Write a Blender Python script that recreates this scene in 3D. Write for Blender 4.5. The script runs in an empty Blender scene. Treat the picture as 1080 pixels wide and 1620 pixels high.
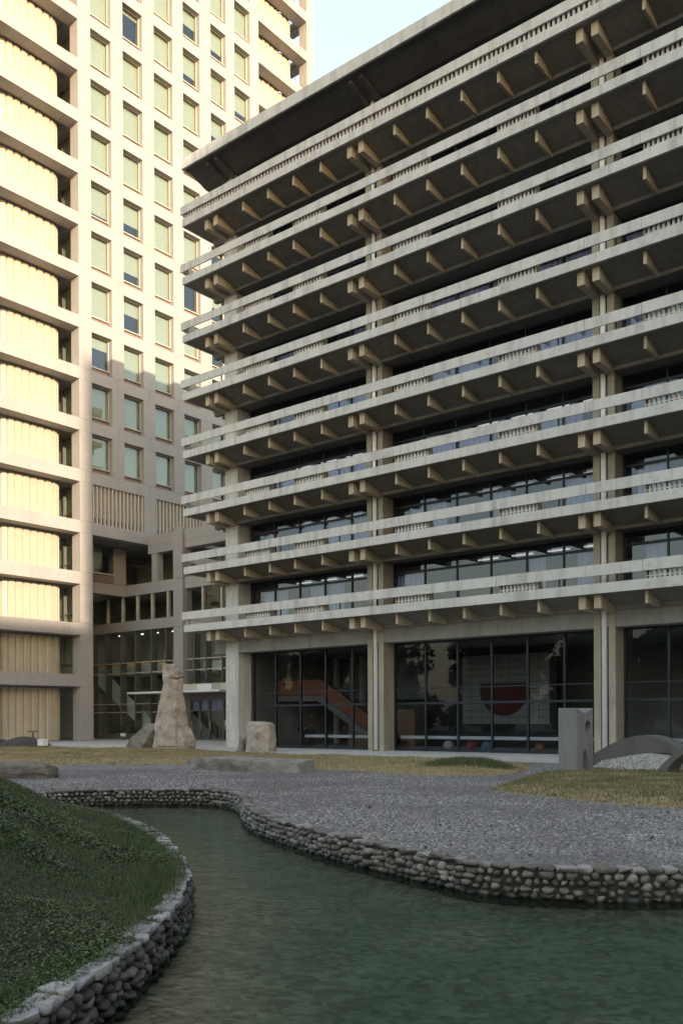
import bpy, bmesh, math, random
import numpy as np
from mathutils import Vector, Matrix
from mathutils.geometry import tessellate_polygon

random.seed(7)
rng = np.random.default_rng(11)
R = math.radians
S = bpy.context.scene
C = S.collection

# ------------------------------------------------------------------ camera, sky, sun, exposure
# World axes: +X runs along the balcony facade, +Y runs along the office tower facade, Z up.
cam = bpy.data.cameras.new('camera')
cam.sensor_fit = 'AUTO'
cam.sensor_width = 36
cam.lens = 36 * 1427 / 1620
cam.shift_y = (1135 - 810) / 1620
cam.clip_end = 3000
cam_o = bpy.data.objects.new('camera', cam)
C.objects.link(cam_o)
cam_o.matrix_world = (Matrix.Translation((0, 0, 1.73)) @ Matrix.Rotation(R(38.88), 4, 'Z')
                      @ Matrix.Rotation(R(90), 4, 'X') @ Matrix.Rotation(R(-0.28), 4, 'Z'))
S.camera = cam_o

SUN = Vector((1.0, -0.43, 0.205)).normalized()       # direction towards the sun
EL = math.asin(SUN.z)
AZ = math.atan2(SUN.x, SUN.y)
world = bpy.data.worlds.new('World')
S.world = world
world.use_nodes = True
wn = world.node_tree
bg = wn.nodes['Background']
sky = wn.nodes.new('ShaderNodeTexSky')
sky.sky_type = 'NISHITA'
sky.sun_disc = False
sky.sun_elevation = EL
sky.sun_rotation = AZ
sky.air_density = 1.45
sky.dust_density = 1.8
sky.ozone_density = 1.7
# thin even haze over the whole sky: the clear-sky colour mixed with a pale tone
hz = wn.nodes.new('ShaderNodeMix'); hz.data_type = 'RGBA'
hz.inputs[0].default_value = 0.5
hz.inputs[7].default_value = (1.30, 1.26, 1.24, 1)
wn.links.new(sky.outputs[0], hz.inputs[6])
wn.links.new(hz.outputs[2], bg.inputs[0])
bg.inputs[1].default_value = 0.14
sl = bpy.data.lights.new('sun', 'SUN')
sl.energy = 2.0
sl.angle = R(0.6)
sl.color = (0.77, 0.61, 0.45)
so = bpy.data.objects.new('sun', sl)
C.objects.link(so)
so.rotation_euler = SUN.to_track_quat('Z', 'Y').to_euler()
S.view_settings.view_transform = 'Standard'
S.view_settings.look = 'None'
S.view_settings.gamma = 1
S.view_settings.exposure = 2.4
S.cycles.max_bounces = 8
S.cycles.transparent_max_bounces = 16
S.cycles.caustics_reflective = False
S.cycles.caustics_refractive = False
S.cycles.sample_clamp_indirect = 6
S.cycles.use_denoising = True

# ------------------------------------------------------------------ materials
class NT:
    def __init__(s, name):
        s.m = bpy.data.materials.new(name)
        s.m.use_nodes = True
        s.t = s.m.node_tree
        s.b = s.t.nodes['Principled BSDF']
        s.out = s.t.nodes['Material Output']
    def n(s, typ, **kw):
        d = s.t.nodes.new(typ)
        for k, v in kw.items():
            if k.startswith('i_'):
                key = k[2:]
                d.inputs[int(key) if key.isdigit() else key].default_value = v
            else:
                setattr(d, k, v)
        return d
    def l(s, a, b):
        s.t.links.new(a, b)
    def pos(s, scale=(1, 1, 1)):
        g = s.n('ShaderNodeNewGeometry')
        m = s.n('ShaderNodeMapping')
        m.inputs['Scale'].default_value = scale
        s.l(g.outputs['Position'], m.inputs['Vector'])
        return m.outputs[0]
    def noise(s, vec, scale, detail=4, rough=0.55):
        d = s.n('ShaderNodeTexNoise')
        d.inputs['Scale'].default_value = scale
        d.inputs['Detail'].default_value = detail
        d.inputs['Roughness'].default_value = rough
        s.l(vec, d.inputs['Vector'])
        return d.outputs['Fac']
    def ramp(s, fac, stops):
        d = s.n('ShaderNodeValToRGB')
        e = d.color_ramp.elements
        while len(e) < len(stops):
            e.new(0.5)
        for x, (p, c) in zip(e, stops):
            x.position = p
            x.color = (*c, 1) if len(c) == 3 else c
        s.l(fac, d.inputs[0])
        return d.outputs[0]
    def mix(s, fac, a, b, mode='MIX'):
        d = s.n('ShaderNodeMix', data_type='RGBA', blend_type=mode)
        for sock, v in ((d.inputs[0], fac), (d.inputs[6], a), (d.inputs[7], b)):
            if hasattr(v, 'links') or hasattr(v, 'is_linked'):
                s.l(v, sock)
            else:
                sock.default_value = v if not isinstance(v, tuple) else ((*v, 1) if len(v) == 3 else v)
        return d.outputs[2]
    def bump(s, h, strength=0.3, dist=0.02):
        d = s.n('ShaderNodeBump')
        d.inputs['Strength'].default_value = strength
        d.inputs['Distance'].default_value = dist
        s.l(h, d.inputs['Height'])
        s.l(d.outputs[0], s.b.inputs['Normal'])

def concrete(name, c1, c2, stain, amount=0.5, rough=0.85, boards=False, streak=0.5, grain=9):
    k = NT(name)
    big = k.noise(k.pos(), 0.55, 6, 0.62)
    base = k.ramp(big, [(0.3, c1), (0.72, c2)])
    st = k.noise(k.pos((2.6, 2.6, 0.22)), 1.0, 5, 0.6)
    stf = k.ramp(st, [(0.48, (0, 0, 0)), (0.75, (streak, streak, streak))])
    col = k.mix(stf, base, stain)
    blot = k.ramp(k.noise(k.pos((1, 1, 1)), 2.7, 8, 0.7), [(0.55, (0, 0, 0)), (0.8, (amount,) * 3)])
    col = k.mix(blot, col, tuple(x * 0.72 for x in stain))
    fine = k.noise(k.pos(), grain * 4, 5, 0.6)
    col = k.mix(0.22, col, k.ramp(fine, [(0.3, (0.25,) * 3), (0.7, (0.75,) * 3)]), 'OVERLAY')
    k.l(col, k.b.inputs['Base Color'])
    k.b.inputs['Roughness'].default_value = rough
    h = k.noise(k.pos(), grain * 3, 6, 0.6)
    if boards:
        w = k.n('ShaderNodeTexWave', wave_type='BANDS', bands_direction='Z')
        w.inputs['Scale'].default_value = 1.6
        w.inputs['Distortion'].default_value = 0.5
        k.l(k.pos(), w.inputs['Vector'])
        a = k.n('ShaderNodeMath', operation='ADD')
        k.l(h, a.inputs[0]); k.l(w.outputs['Fac'], a.inputs[1])
        h = a.outputs[0]
    k.bump(h, 0.35, 0.012)
    return k.m

def plain(name, c, rough=0.6, metal=0.0, var=0.12, scale=3.0, bump=0.0):
    k = NT(name)
    f = k.noise(k.pos(), scale, 5, 0.6)
    col = k.ramp(f, [(0.25, tuple(x * (1 - var) for x in c)), (0.75, tuple(min(1, x * (1 + var)) for x in c))])
    k.l(col, k.b.inputs['Base Color'])
    k.b.inputs['Roughness'].default_value = rough
    k.b.inputs['Metallic'].default_value = metal
    if bump:
        k.bump(k.noise(k.pos(), scale * 6, 5), bump, 0.01)
    return k.m

def glass(name, tint, refl=1.0, rough=0.015, wobble=0.004, base_f=0.04):
    k = NT(name)
    tr = k.n('ShaderNodeBsdfTransparent'); tr.inputs[0].default_value = (*tint, 1)
    gl = k.n('ShaderNodeBsdfGlossy'); gl.inputs['Roughness'].default_value = rough
    gl.inputs[0].default_value = (0.9, 0.95, 1, 1)
    fr = k.n('ShaderNodeLayerWeight'); fr.inputs['Blend'].default_value = 0.5
    p5 = k.n('ShaderNodeMath', operation='POWER'); p5.inputs[1].default_value = 5.0
    k.l(fr.outputs['Facing'], p5.inputs[0])
    m = k.n('ShaderNodeMath', operation='MULTIPLY_ADD')
    m.inputs[1].default_value = 0.9 * refl; m.inputs[2].default_value = base_f
    m.use_clamp = True
    k.l(p5.outputs[0], m.inputs[0])
    bp = k.n('ShaderNodeBump'); bp.inputs['Strength'].default_value = wobble; bp.inputs['Distance'].default_value = 0.3
    k.l(k.noise(k.pos(), 0.7, 2), bp.inputs['Height'])
    k.l(bp.outputs[0], gl.inputs['Normal'])
    mx = k.n('ShaderNodeMixShader')
    k.l(m.outputs[0], mx.inputs[0]); k.l(tr.outputs[0], mx.inputs[1]); k.l(gl.outputs[0], mx.inputs[2])
    k.l(mx.outputs[0], k.out.inputs['Surface'])
    return k.m

def island(name, stops, rough=0.7, patch=None, bump=0.0, bscale=30):
    """colour picked at random for every loose piece of a mesh, with a patchy second tone"""
    k = NT(name)
    g = k.n('ShaderNodeNewGeometry')
    col = k.ramp(g.outputs['Random Per Island'], stops)
    if 'stone_far' in name: col = waterline(k, col)
    if patch:
        pf = k.ramp(k.noise(k.pos(), patch[1], 4), [(0.42, (0, 0, 0)), (0.62, (patch[2],) * 3)])
        col = k.mix(pf, col, patch[0])
    k.l(col, k.b.inputs['Base Color'])
    k.b.inputs['Roughness'].default_value = rough
    if bump:
        k.bump(k.noise(k.pos(), bscale, 4), bump, 0.01)
    return k.m

def perobj(name, stops, rough=0.7, bump=0.4, bscale=22, wet=None):
    k = NT(name)
    g = k.n('ShaderNodeObjectInfo')
    col = k.ramp(g.outputs['Random'], stops)
    n = k.noise(k.pos(), 14, 6, 0.65)
    col = k.mix(0.55, col, k.ramp(n, [(0.3, (0.2,) * 3), (0.72, (0.8,) * 3)]), 'OVERLAY')
    col = waterline(k, col)
    k.l(col, k.b.inputs['Base Color'])
    k.b.inputs['Roughness'].default_value = rough
    k.bump(k.noise(k.pos(), bscale, 6), bump, 0.015)
    return k.m

def waterline(k, col):
    """algae and damp on stones just above the pool's surface"""
    g = k.n('ShaderNodeNewGeometry'); sp = k.n('ShaderNodeSeparateXYZ'); k.l(g.outputs['Position'], sp.inputs[0])
    a = k.n('ShaderNodeMath', operation='MULTIPLY_ADD'); a.inputs[1].default_value = 0.16
    k.l(k.noise(k.pos(), 3.0, 4), a.inputs[0]); k.l(sp.outputs['Z'], a.inputs[2])
    mr = k.n('ShaderNodeMapRange'); mr.inputs['From Min'].default_value = -0.34; mr.inputs['From Max'].default_value = -0.44
    k.l(a.outputs[0], mr.inputs['Value'])
    return k.mix(mr.outputs[0], col, (0.022, 0.026, 0.016))

M = {}
M['conc'] = concrete('weathered_concrete', (0.23, 0.225, 0.21), (0.32, 0.312, 0.292), (0.13, 0.126, 0.115), 0.4, boards=False)
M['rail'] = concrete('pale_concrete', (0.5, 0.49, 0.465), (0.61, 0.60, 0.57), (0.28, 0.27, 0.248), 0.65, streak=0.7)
M['board'] = concrete('board_marked_concrete', (0.30, 0.265, 0.205), (0.40, 0.36, 0.285), (0.17, 0.145, 0.11), 0.45, boards=True)
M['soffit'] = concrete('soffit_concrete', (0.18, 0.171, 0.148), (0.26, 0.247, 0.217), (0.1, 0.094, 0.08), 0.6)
M['roof_soffit'] = concrete('shaded_roof_soffit', (0.085, 0.083, 0.08), (0.13, 0.127, 0.122), (0.05, 0.048, 0.046), 0.6)  # darker copy of the soffit concrete, roof shade put into the colour
M['bracket'] = concrete('bracket_concrete', (0.43, 0.365, 0.27), (0.53, 0.46, 0.35), (0.27, 0.225, 0.16), 0.3, boards=True)
M['precast'] = concrete('precast_panel', (0.34, 0.319, 0.3), (0.39, 0.367, 0.346), (0.285, 0.264, 0.246), 0.15, 0.7, streak=0.3)
M['precast_side'] = M['precast']
M['screen'] = plain('ribbed_screen_panel', (0.47, 0.415, 0.315), 0.5, 0, 0.1, 1.2)
M['sillbrown'] = plain('brown_sill_panel', (0.24, 0.17, 0.14), 0.6, 0, 0.15)
M['sill'] = plain('window_sill_metal', (0.55, 0.5, 0.42), 0.5)
M['frame'] = plain('dark_blue_steel', (0.022, 0.027, 0.037), 0.45, 0.3)
M['frame2'] = plain('bronze_mullion', (0.17, 0.15, 0.125), 0.4, 0.3)
M['pipe'] = plain('white_pipe_paint', (0.84, 0.84, 0.86), 0.4, 0, 0.06, 2)
M['white'] = plain('white_paint', (0.75, 0.75, 0.74), 0.5, 0, 0.05)
M['glass'] = glass('window_glass', (0.8, 0.83, 0.9), 1.0, base_f=0.06)
M['hall_glass'] = glass('hall_glass', (0.9, 0.93, 0.9), 0.9, base_f=0.03)
M['lobby_glass'] = glass('lobby_glass', (0.78, 0.8, 0.82), 0.9, base_f=0.022)
M['tower_glass'] = glass('tower_window_glass', (0.86, 0.89, 0.84), 1.0, base_f=0.09)
M['blind'] = plain('roller_blind', (0.46, 0.49, 0.44), 0.9, 0, 0.06)
M['curtain'] = plain('pale_curtain', (0.46, 0.48, 0.6), 0.9, 0, 0.15, 1.3)
M['inside'] = plain('interior_wall', (0.33, 0.325, 0.31), 0.9, 0, 0.25, 0.5)
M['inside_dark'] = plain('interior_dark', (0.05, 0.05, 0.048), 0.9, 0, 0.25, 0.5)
M['ceil'] = plain('interior_ceiling', (0.3, 0.3, 0.29), 0.9)
M['louver'] = plain('louver_fin', (0.52, 0.47, 0.4), 0.6, 0, 0.06)
M['brick_red'] = plain('stair_rail_orange', (0.34, 0.13, 0.065), 0.7, 0, 0.15)
M['tan'] = plain('tan_panel', (0.4, 0.26, 0.17), 0.8, 0, 0.1)
M['tilewhite'] = plain('mural_white', (0.36, 0.37, 0.36), 0.35, 0, 0.08)
M['tilered'] = plain('mural_red', (0.13, 0.02, 0.022), 0.35, 0, 0.12)
M['tileblack'] = plain('mural_black', (0.03, 0.03, 0.032), 0.35)
M['pave'] = concrete('plinth_concrete', (0.40, 0.39, 0.36), (0.5, 0.49, 0.46), (0.26, 0.25, 0.23), 0.4)
k = NT('ceiling_light_tube')
e = k.n('ShaderNodeEmission'); e.inputs[0].default_value = (1, 0.97, 0.9, 1); e.inputs[1].default_value = 0.14
k.l(e.outputs[0], k.out.inputs['Surface'])
M['tube'] = k.m
M['warm'] = plain('glow_tinted_floor_edge', (0.80, 0.50, 0.28), 0.6, 0, 0.08)
k = NT('hall_light_panel')
e = k.n('ShaderNodeEmission'); e.inputs[0].default_value = (1, 0.95, 0.85, 1); e.inputs[1].default_value = 0.5
k.l(e.outputs[0], k.out.inputs['Surface'])
M['hall_tube'] = k.m
M['hall_wall'] = plain('hall_wall', (0.46, 0.47, 0.42), 0.8, 0, 0.25, 0.4)

def rock_mat(name, c1, c2, c3, scale=1.3):
    k = NT(name)
    n = k.noise(k.pos((1, 1, 1.3)), scale, 10, 0.68)
    col = k.ramp(n, [(0.3, c3), (0.48, c1), (0.7, c2)])
    f = k.noise(k.pos(), scale * 14, 6, 0.65)
    col = k.mix(0.5, col, k.ramp(f, [(0.3, (0.2,) * 3), (0.72, (0.8,) * 3)]), 'OVERLAY')
    k.l(col, k.b.inputs['Base Color'])
    k.b.inputs['Roughness'].default_value = 0.9
    v = k.n('ShaderNodeTexVoronoi', feature='DISTANCE_TO_EDGE'); v.inputs['Scale'].default_value = scale * 1.7
    k.l(k.pos((1, 1, 0.6)), v.inputs['Vector'])
    a = k.n('ShaderNodeMath', operation='MULTIPLY_ADD'); a.inputs[1].default_value = 0.3
    k.l(v.outputs['Distance'], a.inputs[0]); k.l(k.noise(k.pos(), scale * 5, 10, 0.7), a.inputs[2])
    k.bump(a.outputs[0], 0.9, 0.08)
    return k.m
M['rock_tan'] = rock_mat('tan_granite', (0.36, 0.31, 0.255), (0.5, 0.445, 0.38), (0.15, 0.115, 0.085))
M['rock_grey'] = rock_mat('grey_granite', (0.25, 0.23, 0.205), (0.35, 0.33, 0.3), (0.13, 0.115, 0.1), 2)
M['rock_brown'] = rock_mat('brown_boulder', (0.16, 0.13, 0.105), (0.23, 0.2, 0.165), (0.08, 0.065, 0.055), 2)
M['rock_dark'] = rock_mat('dark_rock', (0.055, 0.047, 0.045), (0.09, 0.078, 0.072), (0.03, 0.027, 0.025), 2)
M['sculpt'] = concrete('sculpture_concrete', (0.165, 0.16, 0.163), (0.21, 0.204, 0.206), (0.1, 0.096, 0.097), 0.5, streak=0.5)
M['sculpt_dark'] = concrete('arch_concrete', (0.1, 0.096, 0.092), (0.135, 0.13, 0.124), (0.06, 0.057, 0.055), 0.5)

# ground materials
k = NT('gravel_ground')
v1 = k.n('ShaderNodeTexVoronoi'); v1.inputs['Scale'].default_value = 22; k.l(k.pos(), v1.inputs['Vector'])
sep = k.n('ShaderNodeSeparateColor'); k.l(v1.outputs['Color'], sep.inputs[0])
col = k.ramp(sep.outputs[0], [(0.0, (0.07, 0.064, 0.064)), (0.5, (0.16, 0.148, 0.147)), (0.85, (0.26, 0.242, 0.24)), (1, (0.42, 0.4, 0.39))])
big = k.ramp(k.noise(k.pos(), 0.35, 6, 0.6), [(0.35, (0.35,) * 3), (0.7, (0.65,) * 3)])
col = k.mix(0.8, col, big, 'OVERLAY')
k.l(col, k.b.inputs['Base Color']); k.b.inputs['Roughness'].default_value = 0.85
k.bump(v1.outputs['Distance'], 0.8, 0.03)
M['gravel'] = k.m
M['pebble'] = island('pebbles', [(0.0, (0.075, 0.068, 0.068)), (0.35, (0.16, 0.146, 0.145)), (0.7, (0.25, 0.232, 0.228)), (0.93, (0.36, 0.34, 0.33)), (1.0, (0.55, 0.53, 0.51))], 0.75, ((0.11, 0.1, 0.1), 0.33, 0.65))
M['pebble_pale'] = island('pale_pebbles', [(0.0, (0.2, 0.19, 0.18)), (0.5, (0.34, 0.33, 0.315)), (1.0, (0.5, 0.49, 0.47))], 0.8)
M['soil'] = plain('bank_soil', (0.035, 0.033, 0.02), 0.95, 0, 0.35, 4, 0.5)
M['drysoil'] = plain('dry_turf_soil', (0.26, 0.2, 0.1), 0.95, 0, 0.3, 3, 0.4)
M['leafgreen'] = island('clover_leaf', [(0.0, (0.018, 0.04, 0.011)), (0.4, (0.036, 0.072, 0.019)), (0.75, (0.06, 0.105, 0.028)), (0.93, (0.105, 0.135, 0.042)), (1, (0.2, 0.17, 0.08))], 0.7, ((0.1, 0.088, 0.038), 0.65, 0.5))
M['drygrass'] = island('dry_grass', [(0.0, (0.26, 0.2, 0.105)), (0.5, (0.37, 0.295, 0.165)), (0.85, (0.31, 0.255, 0.13)), (1, (0.15, 0.155, 0.06))], 0.8, ((0.12, 0.13, 0.05), 0.5, 0.65))
M['islandgrass'] = island('faded_grass', [(0.0, (0.13, 0.115, 0.05)), (0.5, (0.2, 0.17, 0.08)), (0.85, (0.27, 0.21, 0.105)), (1, (0.11, 0.13, 0.045))], 0.8, ((0.085, 0.1, 0.036), 0.9, 0.8))
M['mortar'] = plain('dark_mortar', (0.035, 0.032, 0.028), 0.9, 0, 0.3, 6, 0.5)
M['stone'] = perobj('pool_stone', [(0.0, (0.07, 0.065, 0.058)), (0.4, (0.13, 0.12, 0.105)), (0.75, (0.19, 0.178, 0.155)), (1, (0.27, 0.25, 0.22))])
M['stone_join'] = island('pool_stone_far', [(0.0, (0.08, 0.073, 0.062)), (0.4, (0.15, 0.14, 0.12)), (0.75, (0.21, 0.197, 0.172)), (1, (0.29, 0.27, 0.24))], 0.7, None, 0.4, 22)
M['stone_dark'] = perobj('bank_stone', [(0.0, (0.018, 0.017, 0.016)), (0.4, (0.036, 0.034, 0.032)), (0.8, (0.065, 0.06, 0.056)), (1, (0.12, 0.112, 0.105))])
M['stone_dark_join'] = island('bank_stone_far', [(0.0, (0.018, 0.017, 0.016)), (0.4, (0.036, 0.034, 0.032)), (0.8, (0.065, 0.06, 0.056)), (1, (0.12, 0.112, 0.105))], 0.7, None, 0.4, 22)
M['cap'] = perobj('cap_stone', [(0.0, (0.15, 0.147, 0.147)), (0.5, (0.22, 0.215, 0.213)), (1, (0.3, 0.293, 0.288))])
# pool bed and water
k = NT('pool_bed')
n = k.noise(k.pos(), 0.6, 8, 0.65)
col = k.ramp(n, [(0.3, (0.045, 0.078, 0.055)), (0.5, (0.082, 0.115, 0.08)), (0.72, (0.17, 0.16, 0.11))])
v1 = k.n('ShaderNodeTexVoronoi'); v1.inputs['Scale'].default_value = 11; k.l(k.pos(), v1.inputs['Vector'])
g = k.n('ShaderNodeNewGeometry'); sp = k.n('ShaderNodeSeparateXYZ'); k.l(g.outputs['Position'], sp.inputs[0])
mr = k.n('ShaderNodeMapRange'); mr.inputs['From Min'].default_value = -0.715; mr.inputs['From Max'].default_value = -0.64
k.l(sp.outputs['Z'], mr.inputs['Value'])
col = k.mix(mr.outputs[0], col, k.ramp(k.noise(k.pos(), 3.0, 6), [(0.3, (0.11, 0.09, 0.06)), (0.7, (0.2, 0.165, 0.115))]))
bw = k.n('ShaderNodeRGBToBW'); k.l(v1.outputs['Color'], bw.inputs[0])
col = k.mix(0.7, col, k.ramp(bw.outputs[0], [(0.2, (0.2,) * 3), (0.8, (0.85,) * 3)]), 'OVERLAY')
k.l(col, k.b.inputs['Base Color']); k.b.inputs['Roughness'].default_value = 0.9
M['bed'] = k.m
k = NT('pool_water')
tr = k.n('ShaderNodeBsdfTransparent'); tr.inputs[0].default_value = (0.84, 0.92, 0.84, 1)
gl = k.n('ShaderNodeBsdfGlossy'); gl.inputs['Roughness'].default_value = 0.05
gl.inputs[0].default_value = (0.85, 0.95, 0.88, 1)
h1 = k.noise(k.pos((1, 1, 1)), 12.0, 4, 0.6)
h2 = k.noise(k.pos((1, 1, 1)), 3.4, 3, 0.55)
a = k.n('ShaderNodeMath', operation='ADD'); k.l(h1, a.inputs[0]); k.l(h2, a.inputs[1])
bp = k.n('ShaderNodeBump'); bp.inputs['Strength'].default_value = 0.28; bp.inputs['Distance'].default_value = 0.07
k.l(a.outputs[0], bp.inputs['Height']); k.l(bp.outputs[0], gl.inputs['Normal'])
fr = k.n('ShaderNodeFresnel'); fr.inputs['IOR'].default_value = 1.33; k.l(bp.outputs[0], fr.inputs['Normal'])
mx = k.n('ShaderNodeMixShader'); k.l(fr.outputs[0], mx.inputs[0]); k.l(tr.outputs[0], mx.inputs[1]); k.l(gl.outputs[0], mx.inputs[2])
k.l(mx.outputs[0], k.out.inputs['Surface'])
M['water'] = k.m

# ------------------------------------------------------------------ builders
def link(o, parent=None):
    C.objects.link(o)
    if parent is not None:
        o.parent = parent
        w = wloc(parent)
        o.location = Vector(o.location) - w
    return o

def wloc(o):
    v = Vector(o.location)
    while o.parent:
        o = o.parent
        v += Vector(o.location)
    return v

def thing(name, label, cat, loc=(0, 0, 0), group=None):
    o = bpy.data.objects.new(name, None)
    o.location = loc
    o.empty_display_size = 0.5
    C.objects.link(o)
    o['label'] = label
    o['category'] = cat
    if group:
        o['group'] = group
    return o

def tag(o, label, cat, group=None):
    o['label'] = label; o['category'] = cat
    if group: o['group'] = group
    return o

CACHE = {}
BOXF = [(0, 3, 2, 1), (4, 5, 6, 7), (0, 1, 5, 4), (1, 2, 6, 5), (2, 3, 7, 6), (3, 0, 4, 7)]
def box_mesh(dx, dy, dz, mat):
    key = (round(dx, 3), round(dy, 3), round(dz, 3), mat)
    if key in CACHE:
        return CACHE[key]
    x, y, z = dx / 2, dy / 2, dz / 2
    me = bpy.data.meshes.new('box')
    me.from_pydata([(-x, -y, -z), (x, -y, -z), (x, y, -z), (-x, y, -z), (-x, -y, z), (x, -y, z), (x, y, z), (-x, y, z)], [], BOXF)
    me.materials.append(M[mat])
    CACHE[key] = me
    return me

def box(name, x0, x1, y0, y1, z0, z1, mat, parent=None):
    o = bpy.data.objects.new(name, box_mesh(abs(x1 - x0), abs(y1 - y0), abs(z1 - z0), mat))
    o.location = ((x0 + x1) / 2, (y0 + y1) / 2, (z0 + z1) / 2)
    return link(o, parent)

class MB:
    """collects boxes and prisms into one mesh"""
    def __init__(s):
        s.v = []; s.f = []
    def box(s, x0, x1, y0, y1, z0, z1):
        b = len(s.v)
        s.v += [(x0, y0, z0), (x1, y0, z0), (x1, y1, z0), (x0, y1, z0), (x0, y0, z1), (x1, y0, z1), (x1, y1, z1), (x0, y1, z1)]
        s.f += [tuple(i + b for i in q) for q in BOXF]
        return s
    def prism(s, poly, axis, a, b, holes=()):
        """poly in the two other axes (cyclic), extruded from a to b along the axis; end faces tessellated"""
        loops = [list(poly)] + [list(h) for h in holes]
        def P(p, t):
            return {'x': (t, p[0], p[1]), 'y': (p[0], t, p[1]), 'z': (p[0], p[1], t)}[axis]
        flat = [p for lp in loops for p in lp]
        n = len(flat); base = len(s.v)
        s.v += [P(p, a) for p in flat] + [P(p, b) for p in flat]
        for t in tessellate_polygon([[Vector((p[0], p[1], 0)) for p in lp] for lp in loops]):
            s.f.append(tuple(base + i for i in t)); s.f.append(tuple(base + n + i for i in reversed(t)))
        off = base
        for lp in loops:
            m = len(lp)
            for i in range(m):
                j = (i + 1) % m
                s.f.append((off + i, off + j, off + j + n, off + i + n))
            off += m
        return s
    def build(s, name, mat, parent=None, origin=None, smooth=False):
        o0 = Vector(origin) if origin is not None else Vector(s.v[0])
        me = bpy.data.meshes.new(name)
        me.from_pydata([tuple(Vector(p) - o0) for p in s.v], [], s.f)
        bm = bmesh.new(); bm.from_mesh(me)
        bmesh.ops.recalc_face_normals(bm, faces=bm.faces)
        bm.to_mesh(me); bm.free()
        me.materials.append(M[mat])
        if smooth:
            me.shade_smooth()
        o = bpy.data.objects.new(name, me)
        o.location = o0
        return link(o, parent)

def share(src, name, loc, parent):
    o = bpy.data.objects.new(name, src.data)
    o.location = loc
    return link(o, parent)

def big_mesh(name, verts, faces, mat, kind=None, parent=None, smooth=False):
    """numpy verts (n,3), faces (m,k)"""
    me = bpy.data.meshes.new(name)
    nv, (nf, kk) = len(verts), faces.shape
    me.vertices.add(nv); me.vertices.foreach_set('co', np.asarray(verts, np.float32).ravel())
    me.loops.add(nf * kk); me.loops.foreach_set('vertex_index', faces.astype(np.int32).ravel())
    me.polygons.add(nf)
    me.polygons.foreach_set('loop_start', np.arange(0, nf * kk, kk, dtype=np.int32))
    me.update(calc_edges=True)
    me.materials.append(M[mat])
    if smooth: me.shade_smooth()
    o = bpy.data.objects.new(name, me)
    if kind: o['kind'] = kind
    link(o)
    if parent is not None:
        o.parent = parent
        o.location = -wloc(parent)
    return o

# ------------------------------------------------------------------ paths on the ground
def catmull(pts, step=0.1):
    P = [Vector((p[0], p[1])) for p in pts]
    P = [P[0] * 2 - P[1]] + P + [P[-1] * 2 - P[-2]]
    out = []
    for i in range(1, len(P) - 2):
        a, b, c, d = P[i - 1], P[i], P[i + 1], P[i + 2]
        n = max(2, int((c - b).length / 0.05))
        for t in range(n):
            t /= n
            out.append(0.5 * ((2 * b) + (c - a) * t + (2 * a - 5 * b + 4 * c - d) * t * t + (3 * b - a - 3 * c + d) * t ** 3))
    out.append(P[-2])
    res = [out[0]]; acc = 0
    for a, b in zip(out, out[1:]):
        acc += (b - a).length
        if acc >= step:
            res.append(b); acc = 0
    return np.array([(p.x, p.y) for p in res])

RIGHT = catmull([(-20.9, 11.9), (-20.5, 12.6), (-20.1, 13.54), (-19.26, 14.88), (-17.89, 15.86), (-16.91, 16.06), (-15.9, 15.62), (-14.91, 14.86), (-13.9, 13.91), (-12.83, 13.05),
                 (-11.77, 12.4), (-10.97, 11.97), (-9.32, 11.22), (-7.9, 10.67), (-6.51, 10.22), (-5.85, 10.1), (-5.14, 10.24), (-4.45, 10.54), (-3.66, 11.14), (-2.2, 12.2), (-0.2, 13.2)])
LEFT = catmull([(-4.9, 1.9), (-4.95, 2.5), (-5.08, 3.05), (-5.19, 3.35), (-5.37, 3.63), (-5.6, 4.03), (-5.93, 4.58), (-6.18, 4.91), (-6.5, 5.32), (-6.95, 5.9), (-7.43, 6.45), (-8.1, 7.12),
                (-8.75, 7.65), (-9.67, 8.33), (-10.82, 9.08), (-12.22, 9.9), (-13.95, 10.66), (-15.55, 11.22), (-17.5, 11.55), (-19.5, 11.5), (-20.9, 11.4)])
NEAR = catmull([(-0.2, 13.2), (3, 13.4), (6.5, 11.5), (7.2, 7.5), (5.2, 3.8), (1.8, 2.0), (-1.5, 1.3), (-3.6, 1.35), (-4.9, 1.9)], 0.3)
POOL = np.vstack([LEFT, [(-21.2, 11.65)], RIGHT, NEAR[1:-1]])

def inside(pts, poly):
    x, y = pts[:, 0], pts[:, 1]
    c = np.zeros(len(pts), bool)
    a = poly; b = np.roll(poly, -1, 0)
    for (x0, y0), (x1, y1) in zip(a, b):
        if y0 == y1: continue
        m = ((y0 > y) != (y1 > y)) & (x < (x1 - x0) * (y - y0) / (y1 - y0) + x0)
        c ^= m
    return c

def dist(pts, line):
    d = np.full(len(pts), 1e9)
    for p, q in zip(line[:-1], line[1:]):
        e = q - p
        t = np.clip(((pts - p) @ e) / max(e @ e, 1e-9), 0, 1)
        d = np.minimum(d, np.hypot(*(pts - p - t[:, None] * e).T))
    return d

GZ = -0.15
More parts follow.
